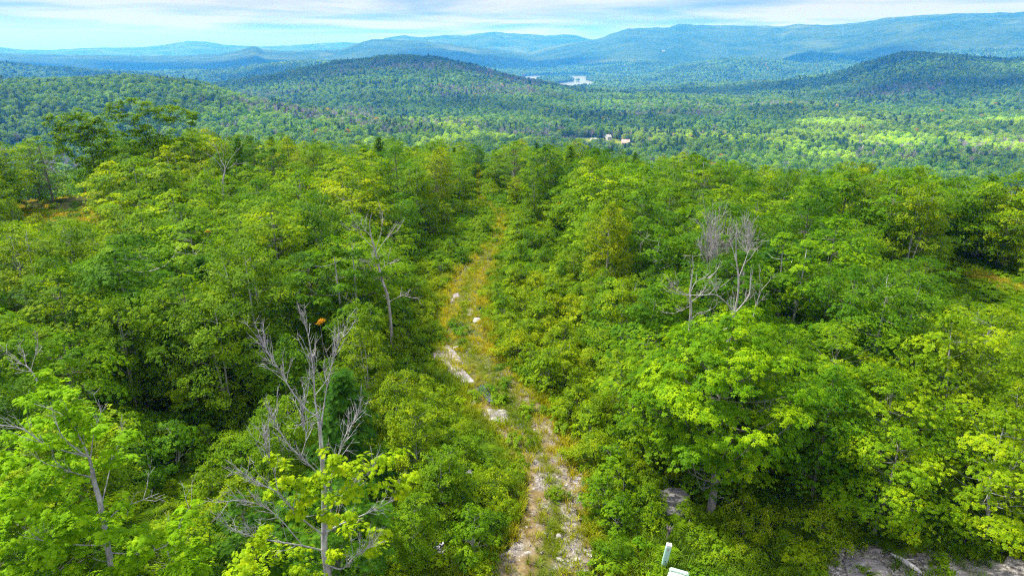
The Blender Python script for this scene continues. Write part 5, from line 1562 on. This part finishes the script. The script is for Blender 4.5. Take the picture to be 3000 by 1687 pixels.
def pedestal():
    b = hit(1941, 1668); e = bpy.data.objects.new('utility_pedestal', None); COL.objects.link(e); e.location = tuple(b); e.rotation_euler = (0.02, .13, -.12)
    tag(e, 'slim pale green utility pedestal with white cap and red sticker, behind the cabinet', 'utility pedestal')
    bev_box('base', (.150, .120, .36), PED, e, (0, 0, .16), .014)
    bev_box('cover', (.165, .135, .60), PED, e, (0, 0, .64), .016)
    bev_box('cap', (.170, .140, .10), WHITE, e, (0, 0, .985), .016)
    s = bev_box('sticker', (.036, .003, .05), REDP, e, (-.01, -.0695, .86), .001, seg=1)
    bev_box('latch', (.03, .012, .04), DARKP, e, (.0, -.072, .40), .003)
    q = hit(1957, 1560); e = bpy.data.objects.new('wooden_post', None); COL.objects.link(e); e.location = tuple(hit(1953, 1594)); e.rotation_euler = (-.12, .10, 0)
    tag(e, 'dark weathered post with a broken splintered head leaning behind the pedestal', 'post')
    mb = MB(); mb.tube([[0, 0, -.1], [0, 0, .3], [.02, 0, .58]], [.05, .048, .055], 8); link('shaft', mb.mesh('shaft', [bark_material('dark_wood', (.05, .04, .035), (.12, .10, .09), (.22, .19, .17))]), e)
    mb = MB(); rg = np.random.default_rng(4)
    for k in range(11):
        a = rg.uniform(0, 6.28); mb.tube([[0, 0, .50], [math.cos(a) * .07, math.sin(a) * .07, .58 + rg.uniform(-.05, .05)], [math.cos(a) * .12, math.sin(a) * .12, .55 + rg.uniform(0, .16)]], [.03, .02, .005], 4)
    link('splintered_head', mb.mesh('head', [BARK]), e)
    e = bpy.data.objects.new('metal_stake', None); COL.objects.link(e); e.location = tuple(hit(2017, 1552)); e.rotation_euler = (0, 0, -.3)
    tag(e, 'short grey T-shaped metal stake in the grass below the oak', 'stake')
    gm = paint('galvanised_metal', (.36, .34, .38), .4, .6)
    mb = MB(); mb.tube([[0, 0, -.1], [0, 0, .42]], [.014, .014], 8); link('shaft', mb.mesh('shaft', [gm]), e)
    bev_box('foot', (.20, .05, .03), gm, e, (0, 0, .03), .006)
pedestal()
def litter():
    p = hit(1278, 1630); rg = np.random.default_rng(12)
    n = 16; V, F, mi = [], [], []
    for i in range(n + 1):
        for j in range(n + 1):
            a, b = i / n - .5, j / n - .5
            w = .42 - .25 * abs(b) + .10 * math.sin(b * 7)
            V.append([a * w + .10 * b + .06 * math.sin(b * 9), b * .86, .20 + .10 * math.sin(a * 17 + b * 6) * .5 + .08 * math.cos(b * 19 - a * 8) + .015 * rg.normal()])
    for i in range(n):
        for j in range(n):
            q = i * (n + 1) + j; F.append([q, q + 1, q + n + 2, q + n + 1])
    V = np.array(V)
    m = mat('printed_sheet'); g = G(m); co = g.objco()
    f = g.noise(9.0, 2, .5, co, 1.2)
    g.out(g.principled(g.ramp(f, (.46, (.80, .80, .84)), (.50, (.03, .03, .07)), (.58, (.03, .03, .07))), .5, .3))
    e = link('crumpled_sheet', tri_mesh('sheet', V, np.array(F), [m], smooth=True), loc=tuple(p)); e.rotation_euler = (.35, .1, -.35)
    so = e.modifiers.new('thickness', 'SOLIDIFY'); so.thickness = .006
    tag(e, 'crumpled white sheet with black pattern caught in the brush left of the track', 'sheet')
    p = hit(2265, 1578); o = link('blue_rag', rock_mesh(60, paint('blue_cloth', (.08, .16, .45)), sub=1), loc=(p[0], p[1], p[2] + .1)); o.scale = (.09, .06, .05)
    tag(o, 'small blue scrap lying in moss right of the big oak', 'scrap')
litter()

# ------------------------------------------------------------------ farm in the valley
WALLW = paint('white_siding', (.52, .51, .48), .7, .2); ROOFP = paint('pinkish_roof', (.50, .36, .32), .8, .2); ROOFG = paint('grey_roof', (.42, .42, .40), .8, .2)
WALLG = paint('grey_siding', (.50, .52, .52), .7, .2); GLASS = mat('window_glass'); _g = G(GLASS); _g.out(_g.principled((.03, .04, .05), .08, .8))
WALLB = paint('bluish_siding', (.55, .62, .70), .6, .3); BRK = paint('chimney_brick', (.25, .13, .10), .9, .1)
def gable(name, L_, D_, ov, pitch, m, parent, z):
    h = (D_ / 2 + ov) * pitch; w, d = L_ / 2 + ov, D_ / 2 + ov; t = .25
    V = np.array([[-w, -d, 0], [w, -d, 0], [w, d, 0], [-w, d, 0], [-w, 0, h], [w, 0, h], [-w, -d, t], [w, -d, t], [w, d, t], [-w, d, t], [-w, 0, h + t], [w, 0, h + t]], float)
    Q = [(6, 7, 11, 10), (8, 9, 10, 11), (0, 4, 5, 1), (2, 5, 4, 3), (0, 1, 7, 6), (3, 9, 8, 2), (0, 6, 10, 4), (4, 10, 9, 3), (1, 5, 11, 7), (5, 2, 8, 11)]
    o = link(name, tri_mesh(name, V, np.array(Q), [m]), parent, (0, 0, z)); return o, h
def house(name, label, cat, uv, L_, D_, Hw, rz, wall, roof, wins, chim=True, door=True, pitch=.75, group=None):
    p = hit(*uv); e = bpy.data.objects.new(name, None); COL.objects.link(e); e.location = (p[0], p[1], p[2] - .3); e.rotation_euler = (0, 0, rz)
    tag(e, label, cat, group)
    h = D_ / 2 * pitch; w, d = L_ / 2, D_ / 2
    V = np.array([[-w, -d, -1], [w, -d, -1], [w, d, -1], [-w, d, -1], [-w, -d, Hw], [w, -d, Hw], [w, d, Hw], [-w, d, Hw], [-w, 0, Hw + h], [w, 0, Hw + h]], float)
    F = [(0, 1, 5), (0, 5, 4), (2, 3, 7), (2, 7, 6), (0, 4, 7), (0, 7, 3), (4, 8, 7), (1, 2, 6), (1, 6, 5), (5, 6, 9)]
    link('wall', tri_mesh('wall', V, np.array(F), [wall]), e)
    rf, rh = gable('roof', L_, D_, .5, pitch, roof, e, Hw - .5 * pitch + .05)
    if chim:
        mb = MB(); mb.box((w * .4, 0, h + 1.0), (.9, .9, 2.0)); link('chimney', mb.mesh('chimney', [BRK]), rf)
    for x, z, ww, hh in wins:
        mb = MB(); mb.box((x, -d - .04, z), (ww + .3, .12, hh + .3)); f = link('window', mb.mesh('window', [WHITE]), e)
        mb = MB(); mb.box((x, -d - .12, z), (ww, .06, hh)); link('pane', mb.mesh('pane', [GLASS]), f)
    if door:
        mb = MB(); mb.box((w * .55, -d - .06, 1.1), (1.1, .14, 2.2)); link('door', mb.mesh('door', [ROOFG]), e)
    return e
house('house', 'white farmhouse with a pinkish roof on the meadow in the valley', 'house', (1832, 428), 10.5, 9, 5.2, -.12, WALLW, ROOFP, [(-3.4, 3.6, 1.6, 2.0), (0, 3.6, 2.4, 2.0), (3.2, 3.6, 1.4, 2.0), (-2.4, 1.1, 2.2, 1.6)], pitch=.85)
house('farm_building', 'grey-roofed building with pale gable left of the farmhouse, half behind trees', 'house', (1781, 410), 7, 8, 5, .5, WALLG, ROOFG, [(-1.6, 3, 1.4, 1.4), (1.6, 3, 1.4, 1.4)], pitch=.7)
house('shed', 'low white shed among trees farther left of the farmhouse', 'shed', (1738, 412), 8, 5, 2.6, .2, WALLB, ROOFG, [(-1.6, 1.5, 1.1, .9)], chim=False, pitch=.4)
house('cabin', 'tiny pale building high on the far right-hand mountain slope', 'house', (1944, 152), 26, 14, 8, .1, WALLW, ROOFG, [(-6, 4, 4, 3), (6, 4, 4, 3)], chim=False, pitch=.4)
# gravel yard below the farmhouse
ledge('pale stony yard bank in front of the white farmhouse', [(1818,430),(1836,431),(1850,434),(1866,438),(1860,441),(1838,437),(1818,434)], .3, ROCK_GREY, .8, 50, None, 0, 'stony_bank', 'bank')

# ------------------------------------------------------------------ unseen clouds, added so their shade darkens the hills
def cloud(label, gx, gy, rx, ry, alt, seed):
    t = (alt - hz(gx, gy)) / SUN_DIR[2]
    c = np.array([gx, gy, hz(gx, gy)]) + SUN_DIR * t
    bm = bmesh.new(); bmesh.ops.create_icosphere(bm, subdivisions=4, radius=1.0)
    V = np.array([v.co[:] for v in bm.verts]); F = np.array([[v.index for v in f.verts] for f in bm.faces]); bm.free()
    n = fbm(V[:, 0] * 1.7 + seed * 3.1, V[:, 1] * 1.7 + V[:, 2], seed, 4)
    V = V * (1 + .38 * n)[:, None]
    V[:, 2] = np.where(V[:, 2] > 0, V[:, 2] * 1.2, V[:, 2] * .35)
    m = bpy.data.materials.get('cloud')
    if m is None:
        m = mat('cloud'); g = G(m); g.out(g.principled((.85, .86, .88), 1.0, 0.0))
    o = link('cloud', tri_mesh('cloud', V * [rx, ry, min(rx, ry) * .28], F, [m], smooth=True), loc=tuple(c))
    tag(o, label, kind='structure')
CL = [('unseen cloud added to shade the crest of the central hill', (1110, 180), 620, 330, 1), ('unseen cloud added to shade the hill left of centre', (800, 222), 360, 260, 2), ('unseen cloud added to shade the crest of the right hill', (2760, 168), 760, 260, 3),
      ('unseen cloud added to shade the woods left of the right hill', (2050, 275), 560, 200, 4), ('unseen cloud added to shade the valley beyond the farm', (1980, 350), 330, 90, 5), ('unseen cloud added to shade the left ridge', (300, 226), 480, 110, 6),
      ('unseen cloud added to shade the dark blue ridge', (700, 196), 1100, 500, 7), ('unseen cloud added to shade the left dark ridge', (60, 196), 800, 420, 8), ('unseen cloud added to shade the lake slopes', (1450, 185), 900, 500, 9),
      ('unseen cloud added to shade the ridge before the mountain', (2400, 160), 900, 400, 10), ('unseen cloud added to shade the mid valley', (1250, 318), 260, 80, 11), ('unseen cloud added to shade the far valley woods', (2750, 250), 420, 150, 12)]
for lab, uv, rx, ry, sd in CL:
    p = hit(*uv)
    if p is None: continue
    cloud(lab, p[0], p[1], rx, ry, 3200, sd)

# ------------------------------------------------------------------ haze
def haze():
    x0, x1, y0, y1, z0, z1 = -24000, 24000, -2000, 24000, -330, 530
    mb = MB(); mb.box(((x0 + x1) / 2, (y0 + y1) / 2, (z0 + z1) / 2), (x1 - x0, y1 - y0, z1 - z0))
    m = mat('haze_air'); N, L = m.node_tree.nodes, m.node_tree.links
    v = N.new('ShaderNodeVolumePrincipled'); v.inputs['Color'].default_value = (.03, .27, .95, 1)
    v.inputs['Absorption Color'].default_value = (1, 1, 1, 1)
    v.inputs['Density'].default_value = 0.00017; v.inputs['Anisotropy'].default_value = .1
    out = N.new('ShaderNodeOutputMaterial'); L.new(v.outputs[0], out.inputs['Volume'])
    tag(link('haze', mb.mesh('haze', [m])), 'blue summer haze over the valleys', kind='stuff')
haze()

# ------------------------------------------------------------------ labels: each tree named by its look and by what stands beside it
LM = [('the leaning dead tree', 1110, 780), ('the forked dead tree', 2150, 850), ('the half-dead maple', 930, 1250), ('the lime-green maple', 250, 1300),
      ('the big oak', 2100, 1180), ('the far end of the track', 1400, 570), ('the bend of the track', 1440, 740), ('the pale ledge by the track', 1290, 1060),
      ('the layered slab', 1460, 1225), ('the gold grass ledge', 170, 585), ('the orange-red maple', 2665, 680), ('the umbrella-topped tree', 440, 400),
      ('the tan strip', 2880, 830), ('the utility cabinet', 1985, 1670), ('the fern glade', 600, 1350), ('the fallen log', 2650, 1650), ('the split boulder', 1965, 1480),
      ('the bleached dead tree', 655, 540), ('the long bare limb', 380, 785), ('the small dead fork', 1878, 730), ('the farmhouse', 1832, 415), ('the twiggy thicket', 2090, 680),
      ('the white forked stem', 2950, 740), ('the red leaf cluster', 2606, 1507), ('the crumpled sheet', 1278, 1630), ('the white boulder', 1396, 941),
      ('the rounded skyline oak', 240, 400), ('the pair of pale stems', 2540, 660), ('the leaning grey stem', 2520, 970)]
def name_all():
    nm = {'oak_tree': 'oak', 'maple_tree': 'maple', 'birch_tree': 'birch', 'pine_tree': 'pine', 'bush': 'bush', 'sapling': 'sapling'}
    gr = {'oak_tree': 'oaks of the hilltop wood', 'maple_tree': 'maples of the hilltop wood', 'birch_tree': 'birches of the hilltop wood', 'pine_tree': 'pines of the hilltop wood', 'bush': 'bushes beside the track', 'sapling': 'saplings beside the track'}
    ordn = ['nearest', 'second', 'third', 'fourth', 'fifth', 'sixth', 'seventh', 'eighth', 'ninth', 'tenth', 'eleventh', 'twelfth', 'thirteenth', 'fourteenth', 'fifteenth', 'sixteenth', 'seventeenth', 'eighteenth', 'nineteenth', 'twentieth', 'twenty-first', 'twenty-second', 'twenty-third', 'twenty-fourth', 'twenty-fifth', 'twenty-sixth', 'twenty-seventh', 'twenty-eighth']
    b = {}
    for t in PLACED:
        o, kd, u, v, r, cw, sw = t
        d = [math.hypot(u - a, (v - c) * 1.6) for _, a, c in LM]
        k = int(np.argmin(d)); du, dv = u - LM[k][1], (v - LM[k][2]) * 1.6
        side = ('right of' if du > 0 else 'left of') if abs(du) > abs(dv) else ('below' if dv > 0 else 'above')
        b.setdefault((k, side, kd), []).append((d[k], t))
    for (k, side, kd), L_ in b.items():
        L_.sort(key=lambda q: q[0])
        for i, (_, t) in enumerate(L_):
            o, _, u, v, r, cw, sw = t
            tag(o, f"{sw} {cw} {nm[kd]}, {ordn[min(i, 27)]} {nm[kd]} {side} {LM[k][0]}", {'bush': 'bush', 'sapling': 'sapling'}.get(kd, 'tree'), gr[kd])
name_all()
print('trees', len(PLACED), {k: sum(1 for t in PLACED if t[1] == k) for k in KINDS})
